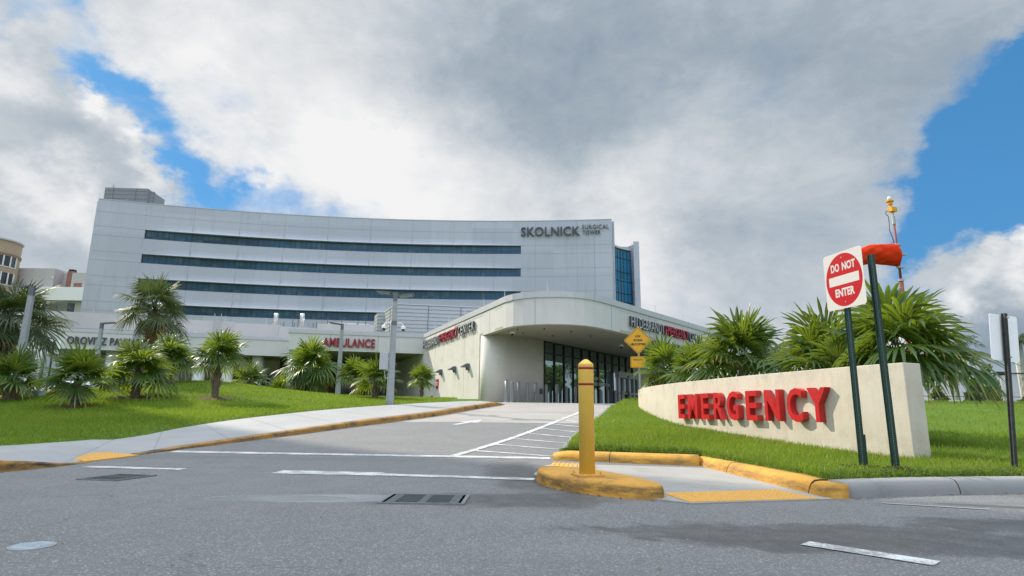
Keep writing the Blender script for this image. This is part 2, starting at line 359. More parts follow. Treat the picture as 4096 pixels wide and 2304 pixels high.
M['tyre'] = plain('tyre', (.012, .012, .012), .85)

def mat_yellowcurb(name='yellow_kerb_paint', dirt=.6, base=(.60, .30, .035)):
    g = NG(name); n = g.noise(2.5, 7, .65); n2 = g.noise(9, 8, .7, off=(2, 5, 1)); z = g.xyz()[2]
    col = g.mix(g.mr(n, .3, .7), tuple(c*.86 for c in base), tuple(c*1.12 for c in base))
    lo = g.noise(2.2, 8, .72, stretch=(1, 1, 2.2), off=(9, 1, 4))
    col = g.mix(g.math('MULTIPLY', g.mr(lo, .46, .66), dirt), col, (.07, .055, .035))
    col = g.mix(g.mr(n2, .60, .70, 0, .55), col, (.16, .11, .05))
    sc = g.math('MULTIPLY', g.mr(g.noise(3.0, 8, .75, stretch=(1, 1, 5), off=(4, 4, 2)), .41, .56), g.math('MULTIPLY', g.mr(g.xyz()[2], .01, .05), g.mr(g.xyz()[2], .10, .135, 1, 0)))
    col = g.mix(g.math('MULTIPLY', sc, min(1, dirt*1.15)), col, (.050, .038, .022))
    ch = g.mr(g.noise(24, 6, .7, off=(8, 2, 6)), .66, .70); col = g.mix(g.math('MULTIPLY', ch, .7), col, (.24, .22, .19))
    ck = g.mr(g.noise(5, 9, .8, off=(1, 7, 3)), .495, .505); ck2 = g.math('MULTIPLY', ck, g.mr(g.noise(5, 9, .8, off=(1, 7, 3)), .505, .515, 1, 0)); col = g.mix(g.math('MULTIPLY', ck2, .5), col, (.12, .07, .02))
    return g.done(g.bsdf(col, .75, 0, g.bump(g.math('ADD', g.noise(70, 5, .65), g.math('MULTIPLY', g.noise(6, 6, .6), 3)), .5, .008)))
M['ykerb'] = mat_yellowcurb('yellow_kerb_paint', .42)
M['ykerb_dirty'] = mat_yellowcurb('yellow_kerb_scuffed', .95, (.40, .205, .045))
M['island'] = mat_yellowcurb('yellow_island_paint', .62, (.62, .31, .045))
M['pad'] = plain('tactile_yellow', (.64, .33, .055), .6, var=.08, scale=14, stain=((.4, .22, .06), 20, .64, .5))
M['rivet'] = plain('steel_rivet', (.62, .63, .66), .35, .7)

def mat_concrete(name, c, joints=0, stain=.4, warm=1):
    g = NG(name); n = g.noise(.8, 7, .62); f = g.noise(140, 2, .5); d = g.noise(2.2, 8, .68, off=(5, 2, 0)); sp = g.noise(55, 3, .7, off=(1, 1, 1))
    col = g.mix(g.mr(n, .3, .7), tuple(x*.88 for x in c), tuple(x*1.08 for x in c))
    col = g.mix(g.mr(f, .35, .65, 0, .35), col, tuple(x*.72 for x in c))
    col = g.mix(g.mr(d, .54, .74, 0, stain), col, tuple(x*.5 for x in c))
    return g.done(g.bsdf(col, .85, 0, g.bump(sp, .25, .006)))
M['walk'] = mat_concrete('sidewalk_concrete', (.34, .335, .33), stain=.22)
M['drive'] = mat_concrete('driveway_concrete', (.345, .32, .295), stain=.25)
M['rampc'] = mat_concrete('ramp_concrete', (.34, .325, .30), stain=.6)
M['gkerb'] = mat_concrete('kerb_concrete', (.25, .25, .245), stain=.75)

def mat_asphalt():
    g = NG('asphalt'); P = g.P; X = g.xyz()
    big = g.noise(.35, 6, .6); mid = g.noise(1.7, 8, .66, off=(4, 1, 0)); fine = g.noise(48, 6, .78)
    vo = g.node('ShaderNodeTexVoronoi'); g.l.new(P, vo.inputs['Vector']); vo.inputs['Scale'].default_value = 110
    agg = g.xyz(vo.outputs['Color'])[0]
    c = g.mix(g.mr(big, .3, .7), (.150, .146, .141), (.205, .200, .193))
    c = g.mix(g.mr(mid, .38, .66, 0, .75), c, (.128, .125, .121))
    c = g.mix(g.mr(agg, 0, 1, 0, .85), c, g.mix(g.mr(agg, .72, .95), (.13, .13, .132), (.36, .36, .36)))
    c = g.mix(g.mr(fine, .48, .68, 0, .6), c, (.09, .10, .103))
    wob = g.noise(1.6, 7, .68, off=(7, 3, 0)); wob2 = g.noise(.9, 6, .6, stretch=(.35, 1.6, 1), off=(1, 9, 0))
    def patch(x, y, rx, ry, rot, lo=.7, hi=1.15, amp=1.3):
        mp = g.node('ShaderNodeMapping', vector_type='TEXTURE'); g.l.new(P, mp.inputs[0]); mp.inputs['Location'].default_value = (x, y, 0); mp.inputs['Rotation'].default_value = (0, 0, rot); mp.inputs['Scale'].default_value = (rx, ry, 1000)
        ln = g.node('ShaderNodeVectorMath', operation='LENGTH'); g.l.new(mp.outputs[0], ln.inputs[0])
        d = g.math('MULTIPLY_ADD', g.math('SUBTRACT', wob, .5), amp, ln.outputs['Value'])
        return g.mr(d, lo, hi, 1, 0, True)
    wet = None
    for a in ((2.6, 4.55, 2.1, .62, -.1, .70, 1.0, 1.7), (4.6, 4.9, 1.6, .55, -.22, .7, 1.0, 1.7), (5.2, 3.6, 2.0, .38, -.1, .7, 1.0, 1.2), (.15, 8.5, .55, 2.2, .1, .5, 1.15, 1.5), (.3, 6.3, .9, .7, .4, .5, 1.1, 1.5), (-.6, 6.3, 1.0, .5, .1, .5, 1.2, 1.6), (4.7, 6.2, .55, .12, -.3, .7, 1, .6)):
        p = patch(*a); wet = p if wet is None else g.math('MAXIMUM', wet, p)
    wet = g.math('MULTIPLY', wet, g.mr(g.noise(3.5, 8, .72, off=(2, 8, 0)), .30, .62, .45, 1)); c = g.mix(g.math('MULTIPLY', wet, .85), c, (.045, .043, .041))
    strk = g.mr(g.noise(1.3, 7, .7, stretch=(.22, 1.5, 1), off=(3, 3, 0)), .60, .74, 0, .55); c = g.mix(strk, c, (.15, .15, .15))
    pud = patch(-2.25, 6.22, .85, .26, .05, .75, .95, .55); silt = patch(-1.75, 6.25, .9, .32, .1, .7, 1.0, .6)
    c = g.mix(g.math('MULTIPLY', silt, .45), c, (.38, .38, .39)); c = g.mix(g.math('MULTIPLY', pud, .5), c, (.24, .245, .25))
    cv = g.node('ShaderNodeTexVoronoi', feature='DISTANCE_TO_EDGE'); cm_ = g.node('ShaderNodeVectorMath', operation='ADD')
    nz = g.node('ShaderNodeTexNoise'); g.l.new(P, nz.inputs['Vector']); nz.inputs['Scale'].default_value = 2.2; nz.inputs['Detail'].default_value = 6
    ns = g.node('ShaderNodeVectorMath', operation='SCALE'); g.l.new(nz.outputs['Color'], ns.inputs[0]); ns.inputs['Scale'].default_value = .55
    g.l.new(P, cm_.inputs[0]); g.l.new(ns.outputs[0], cm_.inputs[1]); g.l.new(cm_.outputs[0], cv.inputs['Vector']); cv.inputs['Scale'].default_value = .42
    crk = g.math('MULTIPLY', g.mr(cv.outputs['Distance'], .0, .006, 1, 0), g.mr(g.noise(.5, 3, .5, off=(11, 2, 0)), .50, .60))
    c = g.mix(g.math('MULTIPLY', crk, .42), c, (.05, .05, .05))
    trk = g.mr(g.noise(.8, 5, .6, stretch=(.12, 1.9, 1), off=(0, 5, 2)), .54, .70, 0, .48); c = g.mix(trk, c, (.11, .11, .11))
    dv = g.node('ShaderNodeTexVoronoi'); g.l.new(P, dv.inputs['Vector']); dv.inputs['Scale'].default_value = 2.6
    drp = g.math('MULTIPLY', g.mr(dv.outputs['Distance'], .04, .12, 1, 0), g.math('GREATER_THAN', g.xyz(dv.outputs['Color'])[0], .72)); c = g.mix(g.math('MULTIPLY', drp, .55), c, (.07, .07, .07))
    lv = g.node('ShaderNodeTexVoronoi'); g.l.new(P, lv.inputs['Vector']); lv.inputs['Scale'].default_value = 9
    lt = g.math('MULTIPLY', g.mr(lv.outputs['Distance'], .07, .10, 1, 0), g.math('GREATER_THAN', g.xyz(lv.outputs['Color'])[1], .93)); c = g.mix(lt, c, (.42, .36, .27))
    rough = g.mix(pud, (.68, .68, .68), (.25, .25, .25))
    rough = g.mix(g.math('MULTIPLY', wet, .5), rough, (.42, .42, .42))
    h = g.math('ADD', fine, g.math('MULTIPLY', agg, .8)); hb = g.math('MULTIPLY', h, g.math('SUBTRACT', 1, pud))
    return g.done(g.bsdf(c, g.xyz(rough)[0], 0, g.bump(hb, .55, .006), .5))
M['asphalt'] = mat_asphalt()
def mat_marking():
    g = NG('road_paint'); n = g.noise(40, 6, .75); m = g.noise(3, 6, .65)
    c = g.mix(g.mr(g.math('ADD', g.math('MULTIPLY', n, .6), g.math('MULTIPLY', m, .5)), .49, .62, 0, .92), (.66, .66, .645), (.23, .225, .22))
    return g.done(g.bsdf(c, .7, 0, g.bump(g.noise(75, 4, .7), .4, .005)))
M['paint'] = mat_marking()
def mat_lawn():
    g = NG('lawn_soil'); n = g.noise(.6, 6, .6); f = g.noise(26, 5, .7)
    c = g.mix(g.mr(n, .3, .7), (.075, .140, .012), (.105, .180, .020)); c = g.mix(g.mr(f, .45, .7, 0, .6), c, (.035, .06, .010))
    return g.done(g.bsdf(c, .95, 0, g.bump(f, .6, .03), .2))
M['lawn'] = mat_lawn()
def mat_leaf(name, c0, c1, trans, tr=.45, rough=.42, attr=True, yellow=None):
    g = NG(name)
    if attr:
        a = g.node('ShaderNodeAttribute', attribute_name='tint'); f = a.outputs['Fac']
    else: f = g.mr(g.noise(4, 4, .6), .3, .7)
    c = g.mix(f, c0, c1); t = g.mix(f, tuple(x*.75 for x in trans), trans)
    if yellow:
        k = g.mr(f, .93, 1.0); c = g.mix(k, c, yellow); t = g.mix(k, t, yellow)
    p = g.bsdf(c, rough, 0, None, .5); d = g.node('ShaderNodeBsdfTranslucent'); g.l.new(t, d.inputs[0])
    mx = g.node('ShaderNodeMixShader'); mx.inputs[0].default_value = tr; g.l.new(p, mx.inputs[1]); g.l.new(d.outputs[0], mx.inputs[2])
    return g.done(mx.outputs[0])
def mat_grass():
    g = NG('grass_blade'); a = g.node('ShaderNodeAttribute', attribute_name='tint'); f = a.outputs['Fac']; n = g.noise(.55, 7, .65); n2 = g.noise(2.4, 6, .7, off=(3, 1, 0))
    c = g.mix(f, (.085, .165, .010), (.25, .34, .030)); dry = g.math('MULTIPLY', g.mr(n, .50, .68), g.mr(f, .2, .8)); c = g.mix(g.math('MULTIPLY', dry, .55), c, (.27, .25, .075)); c = g.mix(g.mr(n2, .52, .72, 0, .5), c, (.055, .12, .012))
    t = g.mix(.5, c, (.38, .50, .03)); p = g.bsdf(c, .5, 0, None, .4); d = g.node('ShaderNodeBsdfTranslucent'); g.l.new(t, d.inputs[0])
    mx = g.node('ShaderNodeMixShader'); mx.inputs[0].default_value = .45; g.l.new(p, mx.inputs[1]); g.l.new(d.outputs[0], mx.inputs[2]); return g.done(mx.outputs[0])
M['grass'] = mat_grass()
M['weed'] = mat_leaf('weed_leaf', (.035, .085, .012), (.085, .15, .02), (.14, .24, .03), .35, .45)
M['thatch'] = mat_leaf('thatch_palm_leaf', (.014, .052, .008), (.090, .165, .020), (.30, .40, .03), .38, .36, yellow=(.42, .30, .05))
M['sabal'] = mat_leaf('sabal_palm_leaf', (.030, .058, .016), (.062, .095, .026), (.13, .18, .03), .35, .5, yellow=(.30, .17, .04))
M['bush'] = mat_leaf('bush_leaf', (.035, .085, .012), (.10, .17, .02), (.22, .30, .03), .4, .5)
def mat_glass(name, dark, gloss, fac, vary=None):
    g = NG(name); df = g.node('ShaderNodeBsdfPrincipled'); df.inputs['Roughness'].default_value = .3
    if vary:
        X = g.xyz(); k = g.node('ShaderNodeTexWhiteNoise', noise_dimensions='2D'); cb = g.node('ShaderNodeCombineXYZ')
        g.l.new(g.math('FLOOR', g.math('DIVIDE', X[0], vary)), cb.inputs[0]); g.l.new(g.math('FLOOR', g.math('DIVIDE', X[2], 4.38)), cb.inputs[1]); g.l.new(cb.outputs[0], k.inputs['Vector'])
        big = g.noise(.06, 3, .6, stretch=(1, 1, 3))
        v = g.math('ADD', g.math('MULTIPLY', k.outputs['Value'], .55), g.mr(big, .35, .65, 0, .5))
        c = g.mix(v, tuple(x*.55 for x in dark), tuple(x*1.5 for x in dark)); bl_ = g.math('MULTIPLY', g.math('GREATER_THAN', k.outputs['Value'], .86), .55); c = g.mix(bl_, c, (.06, .12, .14)); g.l.new(c, df.inputs['Base Color'])
    else: df.inputs['Base Color'].default_value = (*dark, 1)
    gl = g.node('ShaderNodeBsdfGlossy'); gl.inputs['Color'].default_value = (*gloss, 1); gl.inputs['Roughness'].default_value = .01
    wv = g.bump(g.noise(.9, 2, .5), .05, .02); g.l.new(wv, gl.inputs['Normal'])
    fr = g.node('ShaderNodeLayerWeight'); fr.inputs[0].default_value = .3
    mx = g.node('ShaderNodeMixShader'); g.l.new(g.math('MULTIPLY_ADD', fr.outputs['Fresnel'], .6, fac, True), mx.inputs[0]); g.l.new(df.outputs[0], mx.inputs[1]); g.l.new(gl.outputs[0], mx.inputs[2])
    return g.done(mx.outputs[0])
M['towerglass'] = mat_glass('tower_glass', (.005, .062, .125), (.16, .38, .58), .02, .98)
M['bayglass'] = mat_glass('bay_glass', (.010, .17, .33), (.5, .75, .95), .10, .9)
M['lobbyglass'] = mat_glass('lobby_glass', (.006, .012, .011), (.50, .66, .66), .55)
M['doorglass'] = mat_glass('door_glass', (.010, .020, .020), (.6, .75, .75), .12)

# ------------------------------------------------------------------ terrain
def sst(t): t = min(max(t, 0), 1); return t*t*(3-2*t)
def ramp_z(y): return 1.3*sst((y-8)/22)
def interp(p, x):
    if x <= p[0][0]: return p[0][1]
    for (a, b), (c, d) in zip(p, p[1:]):
        if x <= c: return b+(d-b)*(x-a)/(c-a)
    return p[-1][1]
def smooth_path(pts, step=.35):
    out = []; n = len(pts)
    for i in range(n-1):
        p0, p1, p2, p3 = [Vector(pts[min(max(j, 0), n-1)]) for j in (i-1, i, i+1, i+2)]
        k = max(1, int((p2-p1).length/step))
        for j in range(k):
            t = j/k; q = .5*((2*p1)+(p2-p0)*t+(2*p0-5*p1+4*p2-p3)*t*t+(3*p1-p0-3*p2+p3)*t**3); out.append(tuple(q))
    out.append(tuple(pts[-1])); return out
KERB_L = [(-14, 4.6), (-11, 5.3), (-9, 6.0), (-7.6, 6.9), (-6.85, 7.8), (-6.58, 8.6), (-6.44, 9.3), (-6.40, 10), (-6.34, 10.8), (-6.02, 12), (-5.22, 14), (-4.03, 16.5), (-2.38, 19.4), (-1.35, 22), (-.45, 24.4), (-.2, 25.3)]
BACK_L = [(-16, 7.0), (-13, 8.0), (-11.5, 8.8), (-10.3, 9.5), (-9.3, 10.2), (-8.6, 10.8), (-8.15, 11.6), (-8.0, 13.2), (-7.85, 15.2), (-7.3, 17.2), (-5.9, 19.9), (-4.1, 22.4), (-2.1, 24.7), (-1.0, 26)]
KERB_R = [(.86, 11.2), (1.42, 14.2), (2.12, 16.9), (3.45, 22), (4.42, 25), (5.6, 27.6), (7.2, 29.8), (10, 33.3), (16, 41)]
FRONT_R = [(3.57, 6.62), (4.5, 6.95), (5.9, 7.23), (8, 7.55), (12, 7.9), (22, 8.3), (46, 8.6)]
def wall_x(y): return -6.35+.4034*(44.2-y)
BY = [(y, x) for x, y in BACK_L]+[(27.5, -1.0), (30, -1.1), (32.7, -1.8), (44.2, -6.45), (60, -12.8)]
def lawn_left_z(x, y):
    return ramp_z(y)+.135-.10*(1-sst((interp(BY, y)-x)/.45))+.62*math.exp(-((x+13.5)/4.4)**2-((y-26)/4.2)**2)+.15*sst((y-30)/8)+.03*math.sin(x*1.1)*math.sin(y*.9)*sst((-x-6)/4)
def lawn_right_z(x, y):
    return ramp_z(y)+.165+.02*math.sin(x*1.7+y)*sst((y-right_ymin(x))/1.5)+.10*sst((y-20)/8)-.07*(1-sst((y-right_ymin(x)+.08)/.4))
RK = [(y, x) for x, y in KERB_R]
def right_ymin(x):
    if x <= 3.2: return interp([(.86, 11.12), (1.0, 11.05), (3.2, 10.44)], x)
    if x <= 3.6: return interp([(3.2, 10.44), (3.56, 6.95)], x)
    return interp([(a, b+.27) for a, b in FRONT_R], x)
def right_ymax(x): return interp([(a+.15, b) for a, b in KERB_R], x) if x < 15 else 41+(x-16)*.8
def gridmesh(name, rows, zf, mat, kind='structure'):
    V = []; F = []; n = len(rows[0])
    for r in rows:
        for x, y in r: V.append((x, y, zf(x, y)))
    for i in range(len(rows)-1):
        for j in range(n-1): F.append((i*n+j, i*n+j+1, (i+1)*n+j+1, (i+1)*n+j))
    mb = MB().add(V, F); o = mb.build(name, mat, kind=kind, smooth=True)
    return o
MB().add([(-3000, -3000, -.45), (3000, -3000, -.45), (3000, 3000, -.45), (-3000, 3000, -.45)], [(0, 1, 2, 3)]).build('ground', M['lawn'], kind='structure')
ys = [-60, -20, -6]+[i*.5 for i in range(0, 17)]
road = MB()
def rows_add(mb, ylist, x0, x1, nx, zf):
    b = len(mb.v); n = nx+1
    for y in ylist:
        for j in range(n): mb.v.append((x0+(x1-x0)*j/nx, y, zf(y)))
    for i in range(len(ylist)-1):
        for j in range(nx): mb.f.append((b+i*n+j, b+i*n+j+1, b+(i+1)*n+j+1, b+(i+1)*n+j))
rows_add(road, ys, -70, 70, 20, ramp_z); rows_add(road, [8+i*.3 for i in range(33)]+[17.75], -8.5, 6, 6, ramp_z)
ROAD = road.build('road', M['asphalt'], kind='structure', smooth=True)
dr = MB(); rows_add(dr, [17.75+i*.4 for i in range(32)]+[31, 36, 46, 60], -9, 26, 6, ramp_z)
DRIVE = dr.build('driveway', M['drive'], kind='structure', smooth=True)
jm = MB()
for y in (17.76, 21.2, 25.4, 29.5):
    rows_add(jm, [y, y+.035], -2.6 if y < 20 else -1.3, 2.4 if y < 20 else (3.6 if y < 23 else 6), 4, lambda q: ramp_z(q)+.004)
jm.build('expansion_joint', M['joint'], DRIVE)
# lawns
LL = [[(-75+(interp(BY, y)+.08+75)*(1-(1-j/90)**2.2), y) for j in range(91)] for y in [7.0+i*.45 for i in range(50)]+[29.5+i*1.2 for i in range(26)]]
gridmesh('lawn', LL, lawn_left_z, M['lawn'])
xs = [.88+i*.116 for i in range(21)]+[3.3, 3.4, 3.5, 3.6]+[3.7+i*.33 for i in range(40)]+[17+i*1.5 for i in range(22)]
LRr = [[(x, right_ymin(x)+(right_ymax(x)-right_ymin(x))*(j/50)**1.3) for j in range(51)] for x in xs]
gridmesh('lawn', LRr, lawn_right_z, M['lawn'])
# sidewalk
def hk(y): return .155*interp([(8.3, 1), (9.3, .12), (9.6, .05), (10.7, .05), (12, .4), (14, .68), (17, .95), (24.2, 1), (25.3, .08)], y)
kp = smooth_path(KERB_L, .3)
def kerb_zf(x, y, i): return (ramp_z(y), hk(y)/.155)
KPROF = [(0, -.12), (.025, .115), (.05, .145), (.085, .155), (.21, .155), (.21, -.12)]
split = next(i for i, p in enumerate(kp) if p[1] > 9.5); split2 = next(i for i, p in enumerate(kp) if p[1] > 10.5)
MB().sweep(kp[:split+1], KPROF, kerb_zf).build('kerb', M['ykerb_dirty'], kind='structure', smooth=False)
MB().sweep(kp[split2:], KPROF, lambda x, y, i: kerb_zf(x, y, i)).build('kerb', M['ykerb_dirty'], kind='structure')
ks = [(-13.9, 4.85), (-10.9, 5.5), (-8.85, 6.2), (-7.45, 7.1), (-6.75, 8.5), (-6.63, 9.3), (-6.60, 10.7), (-6.22, 12), (-5.42, 14), (-4.22, 16.55), (-2.56, 19.5), (-1.53, 22.1), (-.64, 24.5), (-.38, 25.4)]
ksd = smooth_path(ks, .5); bkd = smooth_path(BACK_L, .5)
n = 60; ksd = [ksd[int(i*(len(ksd)-1)/n)] for i in range(n+1)]; bkd = [bkd[int(i*(len(bkd)-1)/n)] for i in range(n+1)]
sw = MB()
for i in range(n+1):
    (x0, y0), (x1, y1) = ksd[i], bkd[i]
    for j in range(5):
        t = j/4; x, y = x0+(x1-x0)*t, y0+(y1-y0)*t
        sw.v.append((x, y, ramp_z(y)+(hk(y0)-.004)*(1-t)+(.045+.5*hk(y0))*t+.012*(0 < t)))
for i in range(n):
    for j in range(4): sw.f.append((i*5+j, i*5+j+1, (i+1)*5+j+1, (i+1)*5+j))
WALK = sw.build('sidewalk', M['walk'], kind='structure', smooth=True)
cj = MB()
for i in (12, 17, 22, 26, 30, 34, 38, 42, 46, 50, 54):
    a = [Vector(sw.v[i*5+j]) for j in range(5)]; d = Vector((.1, .995, 0))*.012
    for j in range(4): b = len(cj.v); cj.v += [tuple(a[j]+Vector((0, 0, .004))), tuple(a[j+1]+Vector((0, 0, .004))), tuple(a[j+1]+d+Vector((0, 0, .005))), tuple(a[j]+d+Vector((0, 0, .005)))]; cj.f.append((b, b+1, b+2, b+3))
cj.build('control_joint', M['joint'], WALK)
# forecourt end of the kerb, far yellow kerb strip behind the left lawn
MB().sweep([(-19.5, 21.6), (-18, 22.1), (-16.2, 23.0)], [(0, -.2), (.02, .1), (.05, .13), (.2, .13), (.2, -.2)], lambda x, y, i: lawn_left_z(x, y)).build('kerb', M['ykerb'], kind='structure')
# right side of the driveway
MB().sweep(smooth_path(KERB_R, .4), [(0, -.12), (-.02, .12), (-.05, .15), (-.17, .155), (-.17, -.12)], lambda x, y, i: ramp_z(y)).build('kerb', M['gkerb'], kind='structure')
fr = smooth_path(FRONT_R, .3)
MB().sweep(fr, [(0, -.1), (.02, .05), (.035, .10), (.07, .145), (.12, .16), (.27, .165), (.27, -.1)], lambda x, y, i: 0).build('kerb', M['gkerb'], kind='structure', smooth=True)
yp = [(3.045+(3.27-3.045)*t, 10.42+(6.6-10.42)*t) for t in [i/14 for i in range(15)]]
MB().sweep(yp, [(0, -.05), (.02, .06), (.05, .125), (.09, .155), (.15, .165), (.285, .165), (.285, -.05)], lambda x, y, i: (0, 1 if i < 12 else 1-.05*(i-11))).build('kerb', M['ykerb'], kind='structure', smooth=True)
yb = [(.72+(3.04-.72)*t, 10.66+(10.05-10.66)*t) for t in [i/12 for i in range(13)]]
MB().sweep(yb, [(0, -.05), (.015, .07), (.04, .135), (.09, .165), (.2, .172), (.40, .172), (.40, -.05)], lambda x, y, i: (ramp_z(y)*.5, (.8 if i == 0 else 1))).build('kerb', M['ykerb'], kind='structure', smooth=True)
def kerb_joints(path, prof, zf, every, name='kerb_joint', mat='mulch'):
    acc = 0; nxt = every*.6
    for i in range(len(path)-1):
        p, q = Vector(path[i]), Vector(path[i+1]); L = (q-p).length
        while acc+L > nxt:
            t = (nxt-acc)/L; a = p.lerp(q, t); b2 = a+(q-p)/L*.012
            MB().sweep([tuple(a), tuple(b2)], [(o_-.003 if j < len(prof)/2 and o_ >= 0 else o_, h_+.0025) for j, (o_, h_) in enumerate(prof)], lambda x, y, k: zf(x, y, i)).build(name, M[mat], ROAD); nxt += every
        acc += L
kerb_joints(kp, KPROF, kerb_zf, 3.0); kerb_joints(fr, [(0, -.1), (.02, .05), (.035, .10), (.07, .145), (.12, .16), (.27, .165), (.27, -.1)], lambda x, y, i: 0, 2.6)
kerb_joints([yp[0], yp[-1]], [(0, -.05), (.02, .06), (.05, .125), (.09, .155), (.15, .165), (.285, .165), (.285, -.05)], lambda x, y, i: 0, 2.2); kerb_joints([yb[0], yb[-1]], [(0, -.05), (.015, .07), (.04, .135), (.09, .165), (.2, .172), (.40, .172), (.40, -.05)], lambda x, y, i: ramp_z(y)*.5, 1.6)
# kerb ramp slab
MB().prism([(.33, 8.72), (.70, 10.72), (3.12, 10.1), (3.32, 6.5), (1.74, 6.08), (1.3, 6.5), (.5, 7.6)], -.05, lambda x, y: .014+max(0, y-9.5)*.02).build('pavement', M['rampc'], kind='structure')
# island
isl = smooth_path([(.36, 8.36), (.335, 7.85), (.46, 7.28), (.74, 6.82), (1.12, 6.47), (1.40, 6.34)], .12)+smooth_path([(1.55, 6.38), (1.60, 6.52), (1.555, 6.85), (1.43, 7.3), (1.2, 7.86), (.95, 8.28)], .15)+[(.62, 8.45), (.45, 8.44)]
cx = sum(p[0] for p in isl)/len(isl); cy = sum(p[1] for p in isl)/len(isl)
def inset(poly, d):
    out = []; m = len(poly)
    for i in range(m):
        a, c = Vector(poly[i-1]), Vector(poly[(i+1) % m]); t = (c-a).normalized(); nn = Vector((-t.y, t.x)); p = Vector(poly[i])
        if (Vector((cx, cy))-p).dot(nn) < 0: nn = -nn
        out.append(tuple(p+nn*d))
    return out
im = MB(); rings = [(0, -.05), (.008, .07), (.02, .115), (.045, .142), (.09, .152)]; m = len(isl)
for d, z in rings: im.v += [(x, y, z) for x, y in inset(isl, d)]
for r in range(len(rings)-1):
    for i in range(m): im.f.append((r*m+i, r*m+(i+1) % m, (r+1)*m+(i+1) % m, (r+1)*m+i))
im.f.append(tuple((len(rings)-1)*m+i for i in range(m)))
im.build('traffic_island', M['island'], kind='structure', smooth=True)

# road markings
def marking(pts_w, dz=.006, name='road_marking'):
    mb = MB()
    for (p, q, w) in pts_w:
        p, q = Vector(p), Vector(q); d = q-p; u = Vector((-d.y, d.x)).normalized()*w/2; k = max(1, int(d.length/.4))
        for i in range(k):
            a = p+d*i/k; c = p+d*(i+1)/k
            b = len(mb.v); mb.v += [(t.x, t.y, ramp_z(t.y)+dz) for t in (a-u, c-u, c+u, a+u)]; mb.f.append((b, b+1, b+2, b+3))
    return mb.build(name, M['paint'], ROAD)
marking([((-6.1, 11.3), (.70, 10.93), .26)], name='stop_line')
marking([((-3.2, 8.66), (-1.75, 8.52), .40), ((-1.75, 8.48), (.32, 8.12), .25)], name='crosswalk_line')
marking([((-6.1, 9.05), (-4.6, 8.84), .20)], name='crosswalk_line')
D0, D1 = Vector((-1.02, 11.08)), Vector((2.13, 20.6))
marking([(D0, D1, .15), (D1, (3.35, 24.4), .15)], .009, name='edge_line')
hl = []
for k in range(12):
    y = 12.0+k*1.12; a = D0+(D1-D0)*((y-D0.y)/(D1.y-D0.y)); ye = y-.75; hl.append((a, (interp(RK, ye)-.12, ye), .10))
for l in hl: marking([l], .006, name='hatch_line')
ar = MB(); f = Vector((.45, .89)); s_ = Vector((.89, -.45)); c0 = Vector((-1.55, 17.1))
am = [(-.09, 0), (.09, 0), (.09, .75), (.34, .70), (0, 1.55), (-.34, .70), (-.09, .75)]
apt = [c0+s_*a+f*bq for a, bq in am]; ar.add([(p.x, p.y, ramp_z(p.y)+.007) for p in apt], [(0, 1, 2, 6), (3, 4, 5, 6, 2)]); ar.build('arrow_marking', M['paint'], ROAD)
marking([((2.0, 4.34), (2.52, 3.80), .16)], name='lane_line'); CH = marking([((3.7, 6.3), (4.5, 5.95), .05)], name='chalk_line'); CH.data.materials[0] = plain('worn_paint', (.36, .36, .36), .85, var=.25, scale=30)

# tactile pads
def pad(name, quad, zf, nu, nv, bars=False):
    (a, b_, c, d) = [Vector(q) for q in quad]
    root = MB(); root.add([(p.x, p.y, zf(p)) for p in (a, b_, c, d)]+[(p.x, p.y, zf(p)-.02) for p in (a, b_, c, d)], [(0, 1, 2, 3), (0, 4, 5, 1), (1, 5, 6, 2), (2, 6, 7, 3), (3, 7, 4, 0)])
    P = lambda u, v: (a*(1-u)*(1-v)+b_*u*(1-v)+c*u*v+d*(1-u)*v)
    if bars:
        for i in range(nu):
            u = (i+.6)/nu; p, q = P(u, .06), P(u, .94); root.tube((p.x, p.y, zf(p)), (q.x, q.y, zf(q)), .012, .012, 8)
    else:
        r = .016
        for i in range(nu):
            for j in range(nv):
                p = P((i+.5)/nu, (j+.5)/nv); z = zf(p); b = len(root.v)
                for rr, h in ((r, 0), (r*.6, .007)):
                    for k in range(6): t = k*math.pi/3; root.v.append((p.x+rr*math.cos(t), p.y+rr*math.sin(t), z+h))
                root.f += [(b+k, b+(k+1) % 6, b+6+(k+1) % 6, b+6+k) for k in range(6)]+[tuple(b+6+k for k in range(6))]
    o = root.build('tactile_pad', M['pad']); rv = MB()
    for i in range(9):
        for v in (.035, .5, .965):
            p = P((i+.3)/9, v); rv.lathe([(.008, 0), (.006, .009)], (p.x, p.y, zf(p)), 6)
    rv.build('rivet', M['rivet'], o, kind='stuff')
    return o
tag(pad('tactile_pad', [(1.74, 6.13), (3.17, 6.48), (3.03, 7.2), (1.64, 6.76)], lambda p: .020, 24, 10), 'yellow tactile pad with raised domes in front of the ramp, right of the bollard', 'tactile pad', 'yellow tactile pads')
tag(pad('tactile_pad', [(.50, 8.6), (1.18, 8.6), (1.40, 10.09), (.73, 10.55)], lambda p: .022+max(0, p.y-9.5)*.02, 10, 1, True), 'ribbed yellow tactile pad behind the bollard island', 'tactile pad', 'yellow tactile pads')
tag(pad('tactile_pad', [(-6.52, 9.62), (-6.28, 10.62), (-7.0, 10.86), (-7.27, 10.18)], lambda p: ramp_z(p.y)+.016+.034*max(0, -6.45-p.x), 18, 12), 'yellow tactile pad in the dropped kerb of the left sidewalk', 'tactile pad', 'yellow tactile pads')

